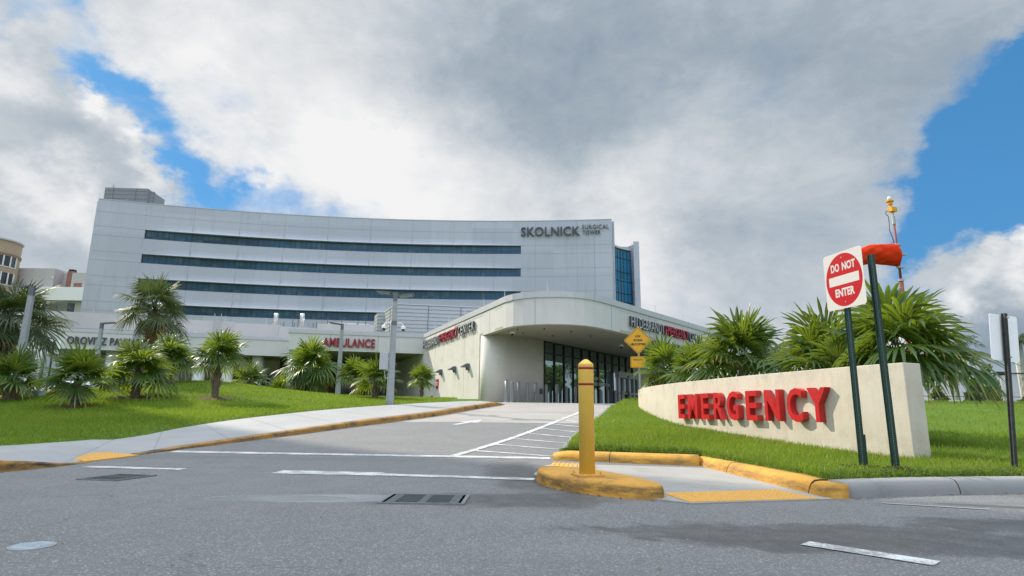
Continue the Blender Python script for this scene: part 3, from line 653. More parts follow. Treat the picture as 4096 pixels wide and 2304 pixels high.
# drains
def grate(label, c, w, d, rz, along, split):
    t = thing('storm_drain', label, 'drain grate', (c[0], c[1], 0), 'storm drain grates'); Mz = Matrix.Translation((c[0], c[1], 0)) @ Matrix.Rotation(rz, 4, 'Z')
    MB().box((0, 0, .0095), (w, d, .003)).build('pit', M['void'], t, M=Mz)
    fm = MB(); e = .035
    for sx in (-1, 1): fm.box((sx*(w/2), 0, .007), (e, d+e, .018))
    for sy in (-1, 1): fm.box((0, sy*(d/2), .006), (w+e*.9, e*.7, .018))
    fm.build('frame', M['iron'], t, M=Mz)
    bars = MB(); k = 13 if along else 9
    x0 = -w/2+.09; x1 = w/2-.09
    for i in range(k):
        v = -d/2+.03+(d-.06)*i/(k-1)
        if along: bars.box((0, v, .0122), (w-.1, .020, .0016))
        else:
            v = -w/2+.03+(w-.06)*i/(k-1); bars.box((v, 0, .0122), (.027, d-.06, .0016))
    for x in ((x0, 0, x1) if along else ()): bars.box((x, 0, .0126), (.07 if x == 0 else .085, d-.05, .0016))
    if not along: bars.box((0, .06, .0126), (w-.05, .05, .0016))
    bars.build('grate_bars', M['iron_dark'], t, M=Mz)
grate('double storm drain grate in the wet asphalt left of the bollard island', (-.82, 6.2), .78, .60, -.02, True, True)
grate('storm drain grate by the left kerb, slots pointing away', (-4.84, 7.78), .52, .60, -.20, False, False)
mh = thing('valve_cover', 'small round metal cover in the asphalt at bottom left', 'manhole cover', (-2.96, 4.0, 0))
MB().lathe([(.125, 0), (.125, .006), (.112, .008), (.108, .004)], (-2.96, 4.0, 0), 28).build('rim', M['galv'], mh)
lid = MB().lathe([(.106, 0), (.106, .0085), (.05, .009)], (-2.96, 4.0, 0), 28)
for i in range(-4, 5): lid.box((-2.96+i*.02, 4.0, .010), (.008, .15-abs(i)*.012, .004), .5)
lid.build('lid', M['lid'], mh)

# ================================================================== buildings
# ---- surgical tower: a shallow concave arc of facade
TA, TB, SAG = Vector((-72.1, 100.0)), Vector((18.5, 108.2)), 5.4
_ch = TB-TA; _L = _ch.length; _cd = _ch/_L; _cn = Vector((-_cd.y, _cd.x)); _Rr = ((_L/2)**2+SAG**2)/(2*SAG); _cc = TA+_ch/2+_cn*(SAG-_Rr)
_h = math.asin(_L/2/_Rr); ARC = 2*_h*_Rr
def tw(s, off=0):
    """plan point at arc length s from the left end, off metres in front of the facade"""
    a = -_h+2*_h*s/ARC; d = _cd*math.sin(a)+_cn*math.cos(a); return tuple(_cc+d*(_Rr-off))
def tpath(s0, s1, off=0, step=1.95):
    k = max(1, round((s1-s0)/step)); return [tw(s0+(s1-s0)*i/k, off) for i in range(k+1)]
WT, WB, ROOF = (31.6, 27.2, 22.83, 18.45), (30.0, 25.62, 21.22, 16.9), 36.4
S0, S1 = 7.7, ARC-17.0
TW = thing('surgical_tower', 'six storey white hospital tower with curved front and dark ribbon windows', 'tower', (-26, 104, 0))
body = MB(); TH = 1.2
levels = [0]+sorted(WB+WT)+[ROOF]
for a, b in ((S1, ARC), (0, S0)): MB().wall(tpath(a, b), 0, ROOF, TH, 1).build('end_wall', M['stucco'], TW)
mid = MB()
for z0, z1, lip in ((31.6, ROOF, 1), (27.2, 30.0, 1), (22.83, 25.62, 1), (18.45, 21.22, 1), (0, 16.9, 0)):
    p = tpath(S0, S1); k = len(p)
    prof = [(0, z1), (0, z0+1.1), (.06, z0+.6), (.18, z0+.25), (.36, z0+.04), (.36, z0), (-.5, z0-.02)] if lip else [(0, z1), (0, z0)]
    prof = [(-TH, z1)]+prof; b = len(mid.v)
    for i in range(k):
        s = S0+(S1-S0)*i/(k-1); e = min(1, (s-S0+.01)/9, (S1-s+.01)/9)
        for o, z in prof: mid.v.append((*tw(s, o*e if o > 0 else o), z))
    q = len(prof); mid.f += [(b+i*q+j, b+(i+1)*q+j, b+(i+1)*q+j+1, b+i*q+j+1) for i in range(k-1) for j in range(q-1)]
mid.build('spandrel', M['stucco'], TW)
MB().prism(tpath(0, ARC, -.6, 6)+[tw(ARC, -22), tw(ARC*.5, -24), tw(0, -22)], 35.4, 35.9).build('roof', M['stucco'], TW)
sdw = MB(); sdw.wall([tw(0, -1.2), tw(0, -22)], 0, ROOF, .5, 1); sdw.wall([tw(ARC, -1.2), tw(ARC, -22)], 0, ROOF, .5, -1); sdw.wall([tw(0, -22), tw(ARC*.5, -24), tw(ARC, -22)], 0, ROOF, .5, -1); sdw.build('rear_wall', M['stucco'], TW)
MB().wall(tpath(0, ARC, .05), ROOF, ROOF+.12, TH+.1, 1).build('roof_coping', M['capmetal'], TW)
jt = MB()
def hj(s0, s1, z, w=.035, off=.012): jt.wall(tpath(s0, s1, off), z-w/2, z+w/2, .01, 1)
for z in (34.2,): hj(0, ARC, z)
for z in WT+WB: hj(0, S0, z); hj(S1, ARC, z)
s = S0-.2; vs = []
while s < ARC-1.5: vs.append(s); s += 7.78
for s in vs:
    if s < S1+1:
        for z0, z1 in ((WT[0]+1.1, ROOF), (27.2+1.1, 30), (22.83+1.1, 25.62), (18.45+1.1, 21.22), (10, 16.9)): jt.wall([tw(s, .012), tw(s+.035, .012)], z0, z1, .01, 1)
        for z in (WT if s > S0 else ()):
            for a, b, o in ((z+.6, z+1.1, .04), (z+.25, z+.6, .13), (z+.05, z+.25, .28)):
                e = min(1, (s-S0+.01)/9, (S1-s+.01)/9); jt.wall([tw(s, o*e+.05), tw(s+.05, o*e+.05)], a, b, .03, 1)
    else: jt.wall([tw(s, .012), tw(s+.035, .012)], 10, ROOF, .01, 1)
jt.wall([tw(ARC-3.3, .012), tw(ARC-3.25, .012)], 10, 34.2, .01, 1)
jt.build('panel_joint', M['jointl'], TW)
for z1, z0 in zip(WT, WB):
    g = MB().wall(tpath(S0, S1, -.42), z0-.1, z1+.1, .05, 1).build('ribbon_window', M['towerglass'], TW)
    fm = MB(); k = 72
    for i in range(k+1):
        s = S0+.02+(S1-S0-.1)*i/k; w = .05 if i % 4 else .09; fm.wall([tw(s, -.38), tw(s+w, -.38)], z0, z1, .06, 1)
    fm.wall(tpath(S0, S1, -.37), z0, z0+.08, .06, 1); fm.build('mullion', M['black'], g)
    MB().wall(tpath(S0, S1, .0), z0-.06, z0, .5, 1).build('sill', M['capmetal'], g)
a0 = Vector(tw(ARC-17.1, .05)); b0 = Vector(tw(ARC-1, .05)); rt = (b0-a0).normalized(); rt3 = (rt.x, rt.y, 0)
def tl(body_, x, z, h, w): text('tower_lettering', body_, h, M['dark_sign'], TW, (a0.x+rt.x*x, a0.y+rt.y*x, z), rt3, (0, 0, 1), w, .22 if h > 1 else .12, .018 if h > 1 else 0, spacing=1.04 if h > 1 else 1.15)
tl('SKOLNICK', 0.1, 33.4, 1.78, 11.1); tl('SURGICAL', 11.6, 34.62, .86, 4.95); tl('TOWER', 11.7, 33.55, .86, 3.3)
pen = MB().box((-70.9, 107.8, 37.8), (7.6, 6, 4.9), .05).build('penthouse', plain('penthouse_panel', (.20, .215, .235), .5, var=.05), TW)
pj = MB()
for z in (37.4, 38.2, 39.0, 39.7): pj.box((-70.75, 104.78, z), (7.55, .02, .04), .05)
for x in (-73, -69): pj.box((x, 104.72+.05*(x+70.75), 38), (.05, .02, 4.4), .05)
pj.build('panel_joint', M['joint'], pen)
ld = MB()
for dx in (0, .9): ld.box((-66.7+dx, 105.2, 38.5), (.07, .07, 2.4))
for z in (37.6, 38.1, 38.6, 39.2, 39.65): ld.box((-66.25, 105.2, z), (.9, .06, .06))
ld.box((-66.25, 105.7, 39.65), (.9, .06, .06)); ld.build('roof_ladder', M['greysteel'], TW)
rd = MB(); random.seed(3)
for i in range(12): x, y = tw(4+i*7.6, -.5); MB().tube((x, y, ROOF), (x, y, ROOF+.7), .03, .02, 5).build('lightning_rod', M['capmetal'], TW)
x, y = -73.8, 105.6; rd.tube((x, y, 40.2), (x, y, 41.4), .05, .03, 5); rd.box((x, y, 40.9), (.22, .22, .5)); rd.build('roof_antenna', M['capmetal'], TW)
# glazed bay at the right end, curving back
bp = [(18.7, 111.2), (20.0, 113.0), (21.3, 114.3), (22.4, 115.1), (23.4, 115.6)]
bw = MB().wall([(18.4, 118), (24.9, 118.2)], 8, 33.9, 3, 1); bw.box((24.15, 116.2, 20.9), (1.1, 4, 26), .05); bw.build('bay_wall', M['stucco'], TW)
bg_ = MB().wall(smooth_path(bp, .5), 8, 32.3, .1, 1).build('bay_window', M['bayglass'], TW)
bm_ = MB(); sp = smooth_path(bp, .02); acc = 0; last = sp[0]; nxt = 0
for p in sp:
    acc += (Vector(p)-Vector(last)).length; last = p
    if acc >= nxt: bm_.box((p[0]+.03, p[1]-.06, 20.2), (.07, .07, 24.2)); nxt += .92
for z in (32.2, 30.4, 27.7, 25.9, 23.5, 21.8, 19.4, 17.6): bm_.wall(smooth_path([(x+.02, y-.07) for x, y in bp], .5), z-.05, z+.05, .08, 1)
bm_.build('mullion', M['black'], bg_)
MB().wall([(x, y-.3) for x, y in smooth_path(bp, .5)], 32.3, 32.7, .6, 1).build('bay_coping', M['capmetal'], TW)

# ---- emergency building: rounded prow of a flat roof on a curved wall
CAPP = smooth_path([(-6.35, 44.2), (-4.5, 39.6), (-2.4, 34.4), (-.85, 30.55), (-.28, 29.15), (.08, 28.58), (.55, 28.16), (1.08, 27.89), (1.7, 27.73), (2.3, 27.70), (2.9, 27.81), (3.4, 28.03), (3.9, 28.42), (4.3, 28.85), (4.95, 29.65), (7.0, 32.22), (10.4, 36.45), (16, 43.5), (25, 54.8)], .5)
EB = thing('emergency_building', 'cream concrete emergency building with rounded overhanging flat roof', 'building', (2, 34, 1.3))
ZC, ZS, ZT = 6.12, 4.86, 6.42
JI = min(range(len(CAPP)), key=lambda i: abs(CAPP[i][1]-32.5) if CAPP[i][0] < 0 else 99)
MB().wall(CAPP[JI:], ZS, ZC, .3, 1).build('fascia', M['fascia'], EB, smooth=False)
MB().wall(smooth_path([(-10.2, 53.75), (-6.35, 44.2)], 2)[:-1]+CAPP[:JI+1], .6, ZC-.002, .4, 1).build('side_wall', M['concrete_wall'], EB)
o = MB()
n_ = len(CAPP)
def offs(path, d):
    out = []
    for i in range(len(path)):
        p = Vector(path[max(i-1, 0)]); q = Vector(path[min(i+1, len(path)-1)]); t = (q-p).normalized(); out.append((path[i][0]+t.y*d, path[i][1]-t.x*d))
    return out
CO = offs(CAPP, .05)
MB().wall(CO, ZC+.004, ZT, .5, 1).build('roof_cap', M['capmetal'], EB)
rj = MB()
for i in range(4, len(CO)-1, 7): rj.wall([CO[i], tuple(Vector(CO[i])+(Vector(CO[i+1])-Vector(CO[i])).normalized()*.03)], ZC, ZT+.005, .52, 1)
FO = offs(CAPP, .004)
for i in range(JI-8, len(FO)-1): 
    if (i-JI) % 8 == 3: rj.wall([FO[i], tuple(Vector(FO[i])+(Vector(FO[i+1])-Vector(FO[i])).normalized()*.025)], ZS if i > JI else 1, ZC, .006, 1)
rj.wall([offs(CAPP, .004)[6], tuple(Vector(offs(CAPP, .004)[6])+Vector((.01, -.023)))], 1, ZC, .006, 1)
rj.build('panel_joint', M['jointl'], EB)
roofpoly = [tuple(p) for p in CAPP[::2]]+[(14, 66), (-10, 58)]
MB().prism(roofpoly, 5.9, 6.0).build('roof', M['capmetal'], EB)
MB().prism([CAPP[JI]]+[CAPP[i] for i in range(JI+1, n_, 2)]+[(25, 54.8), (20, 57), (9, 46), (1.9, 35.6), (-1.0, 33.4)], ZS+.03, ZS+.12).build('soffit', M['soffit'], EB)
LW = smooth_path([(CAPP[JI][0], CAPP[JI][1]), (-1.45, 32.18), (-.95, 32.02), (-.4, 32.15), (.1, 32.6), (.6, 33.15), (1.87, 34.7)], .12)
MB().wall(LW[2:], .9, ZS+.03, .4, 1).build('curved_wall', M['concrete_wall'], EB, smooth=True)
sk = MB()
for x, y in ((.3, 29.7), (1.6, 29.3), (.6, 31), (3.0, 30.3), (2.2, 32), (4.2, 32)): MB().lathe([(.015, 0), (.05, .05), (.02, .09)], (x, y, ZS-.06), 8).build('sprinkler', M['greysteel'], EB)
for x, y in ((.05, 30.7), (6.6, 36.2)):
    dc = MB().lathe([(.14, .16), (.15, .05), (.12, .03)], (x, y, ZS-.13), 14).build('security_camera', M['white_paint'], EB)
    MB().lathe([(.09, .05), (.085, .0), (.05, -.05), (.01, -.07)], (x, y, ZS-.13), 12).build('dome', M['black'], dc)
G0, G1 = Vector((1.87, 34.7)), Vector((12.5, 50.6)); gd = (G1-G0).normalized(); gn = Vector((gd.y, -gd.x))
def gp(s, o=0): q = G0+gd*s+gn*o; return (q.x, q.y)
LOB = MB().wall([gp(0), gp(9.35)], 1.2, ZS+.03, .04, 1); LOB.wall([gp(9.35), gp(13.0)], 3.62, ZS+.03, .04, 1)
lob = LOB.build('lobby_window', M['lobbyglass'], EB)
mu = MB()
for k in range(12): s = .02+k*1.17; z0 = 1.2 if s < 9.4 else 3.6; mu.box((*gp(s, .04), (z0+ZS)/2), (.06, .07, ZS-z0), math.atan2(gd.y, gd.x))
for z in (4.20, ZS-.02): mu.wall([gp(0, .06), gp(13, .06)], z-.035, z+.035, .06, 1)
mu.wall([gp(0, .06), gp(9.4, .06)], 1.2, 1.34, .1, 1); mu.build('mullion', M['black'], lob)
MB().wall([gp(13.0), gp(19.5)], .9, ZS+.03, .3, 1).build('lobby_end_wall', M['concrete_wall'], EB)
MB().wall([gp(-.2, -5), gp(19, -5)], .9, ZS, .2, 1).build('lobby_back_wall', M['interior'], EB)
mk = MB(); mk.box((*gp(-.35, .05), 2.0), (.14, .1, .3), math.atan2(gd.y, gd.x)); mk.build('wall_intercom', M['greysteel'], EB)
ed = MB(); az = math.atan2(gd.y, gd.x)
for s in (9.45, 10.3, 11.25, 12.15, 12.95): ed.box((*gp(s, .35), 2.25), (.12 if 9.5 < s < 12.9 else .18, .16, 2.3), az)
ed.box((*gp(11.2, .35), 3.48), (3.7, .3, .42), az)
for s in (9.9, 10.8, 11.7, 12.55): ed.box((*gp(s, .35), 2.22), (.85, .1, .14), az); ed.box((*gp(s, .35), 1.36), (.85, .1, .2), az)
ED = ed.build('entrance_door', M['door_frame'], EB)
MB().wall([gp(9.45, .32), gp(12.95, .32)], 1.3, 3.3, .02, 1).build('glass_leaf', M['doorglass'], ED)
MB().box((*gp(10.9, .52), 3.38), (.16, .05, .14), az).build('door_sensor', M['black'], ED)
text('window_lettering', '& CHEST PAIN CENTER', .2, M['white_paint'], EB, (*gp(5.95, .03), 2.62), (gd.x, gd.y, 0), (0, 0, 1), 2.9, .01)
text('window_lettering', 'EMERGENCY', .2, M['white_paint'], EB, (*gp(5.7, .03), 2.98), (gd.x, gd.y, 0), (0, 0, 1), 1.7, .01)
# lettering on both flanks
def flank(p0, p1, z, h, widths, offd, parts):
    d = (Vector(p1)-Vector(p0)).normalized()
    nn = Vector((d.y, -d.x)); x = 0
    for body_, w, m_, gap in parts:
        text('facade_lettering', body_, h, m_, EB, (p0[0]+d.x*x+nn.x*.06, p0[1]+d.y*x+nn.y*.06, z), (d.x, d.y, 0), (0, 0, 1), w, offd, 0, spacing=1.10, side=M['letter_red_side' if m_ == M['letter_red_face'] else 'dark_sign']); x += w+gap
wl = Vector((.374, -.927)).normalized()
pL = Vector((-6.35, 44.2))+wl*.25
flank(tuple(pL), tuple(pL+wl), 5.28, .58, 0, .12, [('HILDEBRANDT', 4.3, M['letter_grey'], .18), ('EMERGENCY', 3.9, M['letter_red_face'], .18), ('CENTER', 2.95, M['letter_grey'], 0)])
dR = Vector((.623, .782)).normalized(); pR = Vector((6.05, 31.03))
flank(tuple(pR), tuple(pR+dR), 5.25, .58, 0, .14, [('HILDEBRANDT', 4.0, M['letter_grey'], .15), ('EMERGENCY', 3.3, M['letter_red_face'], .15), ('CENTER', 2.2, M['letter_grey'], 0)])
for s in (4.9, 8.0, 10.55):
    q = Vector((-6.35, 44.2))+wl*s; nn = Vector((wl.y, -wl.x))*1
    nn = Vector((-.927, -.374))
    a = q+nn*.02; mb = MB(); Mx = lambda u, v, z: (a.x+wl.x*u+nn.x*v, a.y+wl.y*u+nn.y*v, z)
    z = 3.35
    vv = [Mx(-.17, 0, z-.2), Mx(.17, 0, z-.2), Mx(.17, .10, z-.2), Mx(-.17, .10, z-.2), Mx(-.17, 0, z+.16), Mx(.17, 0, z+.16), Mx(.17, .16, z+.16), Mx(-.17, .16, z+.16), Mx(-.17, .42, z), Mx(.17, .42, z), Mx(.17, .42, z-.06), Mx(-.17, .42, z-.06), Mx(-.17, .12, z-.06), Mx(.17, .12, z-.06)]
    mb.add(vv, [(0, 1, 5, 4), (4, 5, 6, 7), (7, 6, 9, 8), (8, 9, 10, 11), (11, 10, 13, 12), (12, 13, 2, 3), (3, 2, 1, 0), (0, 4, 7, 8, 11, 12, 3), (1, 2, 13, 10, 9, 6, 5)])
    mb.build('wall_light', M['greysteel'], EB)
q = Vector((-6.35, 44.2))+wl*4.0; nn = Vector((-.927, -.374))
MB().box((q.x+nn.x*.03, q.y+nn.y*.03, 2.62), (.5, .04, .62), math.atan2(wl.y, wl.x)).build('fire_connection_sign', M['sign_red'], EB)
text('fire_connection_lettering', 'FDC', .26, M['white_paint'], EB, (q.x+nn.x*.055-wl.x*.22, q.y+nn.y*.055-wl.y*.22, 2.5), (wl.x, wl.y, 0), (0, 0, 1), .44, .01)
fc = MB(); fc.tube((q.x, q.y, 1.75), (q.x+nn.x*.3, q.y+nn.y*.3, 1.75), .09, .09, 10); fc.build('fire_connection', M['silver'], EB)
MB().tube((q.x+nn.x*.3, q.y+nn.y*.3, 1.75), (q.x+nn.x*.42, q.y+nn.y*.42, 1.75), .1, .1, 10).build('fire_connection_cap', M['sign_red'], EB)
lr = MB()
for s in (1.5, 5, 8.5, 12, 15.2):
    q = Vector((-6.35, 44.2))+wl*s; MB().tube((q.x+.3, q.y+.1, ZT), (q.x+.3, q.y+.1, ZT+.6), .02, .012, 5).build('lightning_rod', M['capmetal'], EB)
for x, y in ((1.7, 28.2), (8.3, 34.4), (10.7, 37.3)): MB().tube((x, y, ZT), (x, y, ZT+.55), .02, .012, 5).build('lightning_rod', M['capmetal'], EB)

# ---- ambulance canopy
AC = thing('ambulance_canopy', 'grey rendered canopy lettered AMBULANCE over a dark bay', 'canopy', (-11, 46, 1.4))
af = [(-15.6, 42.25), (-6.36, 44.5)]
ret = [(-17.4, 48.2), (-15.6, 42.25)]
MB().wall(ret[:-1]+[af[0], af[1]], 4.97, 6.14, .3, 1).build('fascia', M['fascia'], AC)
MB().wall([(-17.45, 48.2), (-15.66, 42.19), (-6.36, 44.46)], 6.144, 6.42, .45, 1).build('roof_cap', M['capmetal'], AC)
MB().prism([(-15.55, 42.4), (-6.6, 44.7), (-10.2, 53.6), (-19, 52)], 5.0, 5.1).build('soffit', M['soffit'], AC)
MB().prism([(-15.5, 42.5), (-6.5, 44.8), (-10.2, 53.6), (-19, 52)], 6.0, 6.1).build('roof', M['capmetal'], AC)
sl = MB()
for x, y in ((-13.6, 43.7), (-10.6, 44.5), (-11.5, 46.5), (-8.5, 45.2)): MB().box((x, y, 4.985), (.7, .3, .02), .24).build('soffit_vent', M['joint'], AC)
MB().wall([(-19.5, 51.2), (-9.6, 53.9)], .8, 5.0, .3, 1).build('back_wall', M['interior'], AC)
dr_ = MB()
for x in (-16.5, -13.9, -11.7): MB().box((x, 51.95+.27*(x+16.5), 2.6), (1.5, .12, 2.5), .268).build('bay_door', M['window_dark'], AC)
pw = MB(); pw.wall([(-15.85, 43.0), (-16.9, 46.6)], .9, 4.97, .5, -1); pw.build('side_pier', M['white_paint'], AC)
d = (Vector(af[1])-Vector(af[0])).normalized(); nn = Vector((d.y, -d.x))
text('canopy_lettering', 'AMBULANCE', .62, M['letter_red'], AC, (af[0][0]+d.x*2.28+nn.x*.05, af[0][1]+d.y*2.28+nn.y*.05, 5.28), (d.x, d.y, 0), (0, 0, 1), 3.62, .1, .026, spacing=1.03)
aj = MB()
for s in (2.75, 6.1): aj.wall([tuple(Vector(af[0])+d*s+nn*.004), tuple(Vector(af[0])+d*(s+.025)+nn*.004)], 4.97, 6.14, .006, 1)
aj.build('panel_joint', M['jointl'], AC)

# ---- pavilion with its lettered fascia
OP = thing('pavilion_building', 'low white pavilion with grey lettered fascia and round columns', 'building', (-26, 48, 1.4))
of = [(-32.9, 43.35), (-17.6, 48.15)]; d = (Vector(of[1])-Vector(of[0])).normalized(); nn = Vector((d.y, -d.x))
MB().wall([(-33.9, 46.8), of[0], of[1]], 4.97, 6.2, .3, 1).build('fascia', M['fascia'], OP)
MB().wall([(-33.96, 46.8), (of[0][0]-.05, of[0][1]-.05), (of[1][0], of[1][1]-.05)], 6.204, 6.45, .5, 1).build('roof_cap', M['capmetal'], OP)
MB().prism([(-32.7, 43.6), (-17.5, 48.4), (-19.8, 55.7), (-35, 51)], 5.0, 5.1).build('soffit', M['soffit'], OP)
MB().prism([(-32.7, 43.6), (-17.5, 48.4), (-19.8, 55.7), (-35, 51)], 6.1, 6.2).build('roof', M['capmetal'], OP)
text('pavilion_lettering', 'OROVITZ PAVILION', .56, M['dark_sign'], OP, (of[0][0]+d.x*.85+nn.x*.05, of[0][1]+d.y*.85+nn.y*.05, 5.33), (d.x, d.y, 0), (0, 0, 1), 5.15, .1, .015, spacing=1.06)
for x, y in ((-24.2, 47.2), (-22.35, 47.95), (-29.9, 45.5), (-20.3, 48.6)): MB().lathe([(.44, .8), (.44, 5.0)], (x, y, 0), 24).build('column', M['white_paint'], OP, smooth=True)
MB().wall([(-34.5, 48.6), (-18.6, 53.6)], .8, 5.0, .3, 1).build('entrance_wall', M['concrete_wall'], OP)
ew = MB(); p0 = Vector((-34.5, 48.6))-Vector((-.3, .954))*0; dd = (Vector((-18.6, 53.6))-Vector((-34.5, 48.6))).normalized(); n2 = Vector((dd.y, -dd.x))
for s in (1.2, 4.3, 7.4, 10.5, 13.4):
    q = Vector((-34.5, 48.6))+dd*(s+1)+n2*.03; w_ = MB().box((q.x, q.y, 2.5), (2.4, .05, 2.7), math.atan2(dd.y, dd.x)).build('window', M['window_dark'], OP)
    f_ = MB()
    for u in (-1.2, -.4, .4, 1.2): f_.box((q.x+dd.x*u+n2.x*.05, q.y+dd.y*u+n2.y*.05, 2.5), (.08, .05, 2.8), math.atan2(dd.y, dd.x))
    f_.build('frame', M['white_paint'], w_)
up = MB(); up.wall([(-39.5, 47.5), (-31.2, 50.1)], 6.2, 8.45, 4, 1); up.build('upper_wall', M['offwhite'], OP)
up = MB(); up.wall([(-31.2, 50.15), (-24.2, 52.35), ], 6.2, 8.3, 4, 1); up.wall([(-24.15, 52.2), (-20.6, 53.3)], 6.2, 8.2, 3, 1); up.wall([(-20.55, 53.1), (-15.2, 54.8)], 6.2, 8.05, 3, 1); up.build('upper_wall', M['offwhite'], OP)
uj = MB()
for (a, b, z) in (((-39.5, 47.46), (-31.2, 50.06), 7.1), ((-31.2, 50.1), (-24.2, 52.3), 7.1)): uj.wall([a, b], z, z+.04, .02, -1)
uj.build('panel_joint', M['jointl'], OP)
la = MB()
for dx in (0, .5): la.box((-25.6+dx, 51.55+dx*.3, 7.6), (.05, .05, 2.6))
for k in range(8): la.box((-25.35, 51.62, 6.5+k*.3), (.5, .04, .04), .3)
la.build('roof_ladder', M['galv'], OP)
lr = MB(); random.seed(5)
for i in range(9): x = -32+i*1.9; y = 43.7+(x+32.9)*.314; MB().tube((x, y, 6.4), (x, y, 6.95), .02, .012, 5).build('lightning_rod', M['capmetal'], OP)
for i in range(7): x = -38+i*3.2; y = 48.2+(x+39.5)*.314; MB().tube((x, y, 8.2), (x, y, 8.9), .02, .012, 5).build('lightning_rod', M['capmetal'], OP)
AX = thing('annex_building', 'white annex with louvred panel behind the left palm', 'building', (-37, 48, 1.4))
MB().prism([(-44, 44.2), (-36.1, 46.6), (-37.5, 51), (-46, 49)], .8, 6.0).build('wall', M['white_paint'], AX)
MB().prism([(-36.0, 46.9), (-33.4, 47.7), (-34.5, 51), (-37, 50)], .8, 4.9).build('link_wall', M['panelgrey'], AX)
lv = MB()
for k in range(12): lv.box((-37.0, 46.22, 3.6+k*.13), (1.2, .06, .07), .295)
lv.build('louvre', M['greysteel'], AX)
wd = MB()
for x in (-35.4, -34.5, -33.75): MB().box((x, 46.98+.3*(x+35.4), 5.35), (.72, .1, 1.0), .3).build('window', M['window_dark'], AX)

# ---- panelled plant block between canopy and tower
PB = thing('plant_block', 'grey panelled roof block above the ambulance canopy', 'building', (-8, 63, 6))
pb = MB(); pb.prism([(-11.6, 60), (-1.5, 61.9), (-1.5, 70), (-15.5, 70), (-13.85, 65.2)], 5.5, 11.35); pb.prism([(-15.5, 67.6), (-14.7, 65.4), (-12.9, 65.35), (-12.9, 70), (-15.5, 70)], 5.5, 11.3)
pb.build('wall', M['panelgrey'], PB)
pj = MB()
for k in range(14):
    z = 6.3+k*.385; pj.wall([(-13.87, 65.18), (-11.62, 59.97), (-1.5, 61.87)], z, z+.035, .012, -1); pj.wall([(-15.52, 67.58), (-14.72, 65.37), (-13.7, 65.33)], z, z+.035, .012, -1)
for s in (3.2, 6.5, 9.6): q = Vector((-11.6, 59.97))+Vector((.983, .185))*s; pj.box((q.x, q.y-.01, 8.4), (.06, .03, 5.8), .186)
q = Vector((-11.6, 60))+(Vector((-13.85, 65.2))-Vector((-11.6, 60)))*.5; pj.box((q.x-.02, q.y-.02, 8.4), (.03, .05, 5.8), .41)
pj.build('panel_joint', M['joint'], PB)
cp = MB(); cp.wall([(-13.9, 65.2), (-11.62, 59.93), (-1.5, 61.83)], 11.352, 11.45, .3, 1); cp.build('roof_cap', M['capmetal'], PB)
# ---- rooftop plant
for k, (x, lab) in enumerate(((-21.66, 'left silver flue stack on the pavilion roof'), (-19.25, 'right silver flue stack on the pavilion roof'))):
    t = thing('flue_stack', lab, 'flue', (x, 55, 8), 'flue stacks on the roof')
    MB().lathe([(.17, 7.6), (.17, 8.75), (.21, 8.76), (.21, 9.5), (.16, 9.52)], (x, 55, 0), 14).build('stack', M['silver'], t, smooth=True)
    gw = MB(); gw.tube((x+.12, 55, 9.4), (x+.14, 55, 9.75), .015, .012, 4)
    for dx in (-1, 1): gw.tube((x, 55, 9.0), (x+dx*1.2, 55.2, 8.0), .012, .012, 4)
    gw.build('guy_wire', M['greysteel'], t)
pp = MB(); random.seed(8)
for x in (-20.9, -20.1, -19.95, -19.6, -18.2, -17.9, -16.9, -16.5, -15.6, -14.1, -13.4): h = random.uniform(.4, 1.0); tag(MB().tube((x, 55, 7.6), (x, 55, 8.2+h), .035, .035, 6).build('vent_pipe', M['greysteel']), 'thin grey vent pipe on the roof between the flue stacks and the duct', 'vent pipe', 'vent pipes on the pavilion roof')
du = thing('rooftop_duct', 'pale rooftop duct unit beside the plant block', 'duct', (-15.2, 55.5, 8))
MB().add([(-17.5, 55, 8.0), (-17.2, 55, 8.5), (-16.6, 55, 8.75), (-15.4, 55, 8.72), (-13.1, 55, 8.6), (-12.8, 55, 8.0), (-17.5, 56.5, 8.0), (-17.2, 56.5, 8.5), (-16.6, 56.5, 8.75), (-15.4, 56.5, 8.72), (-13.1, 56.5, 8.6), (-12.8, 56.5, 8.0)], [(0, 1, 2, 3, 4, 5), (11, 10, 9, 8, 7, 6), (0, 6, 7, 1), (1, 7, 8, 2), (2, 8, 9, 3), (3, 9, 10, 4), (4, 10, 11, 5)]).build('duct', M['silver'], du)
dl = MB()
for x in (-16.2, -15.2, -14.2): dl.box((x, 54.98, 8.3), (.05, .05, .7))
dl.build('duct_flange', M['greysteel'], du)
tag(MB().box((-14.9, 54.4, 7.9), (5.0, 1.2, 1.0), .1).build('roof_curb', M['offwhite']), 'low off-white roof upstand under the duct', 'roof upstand')

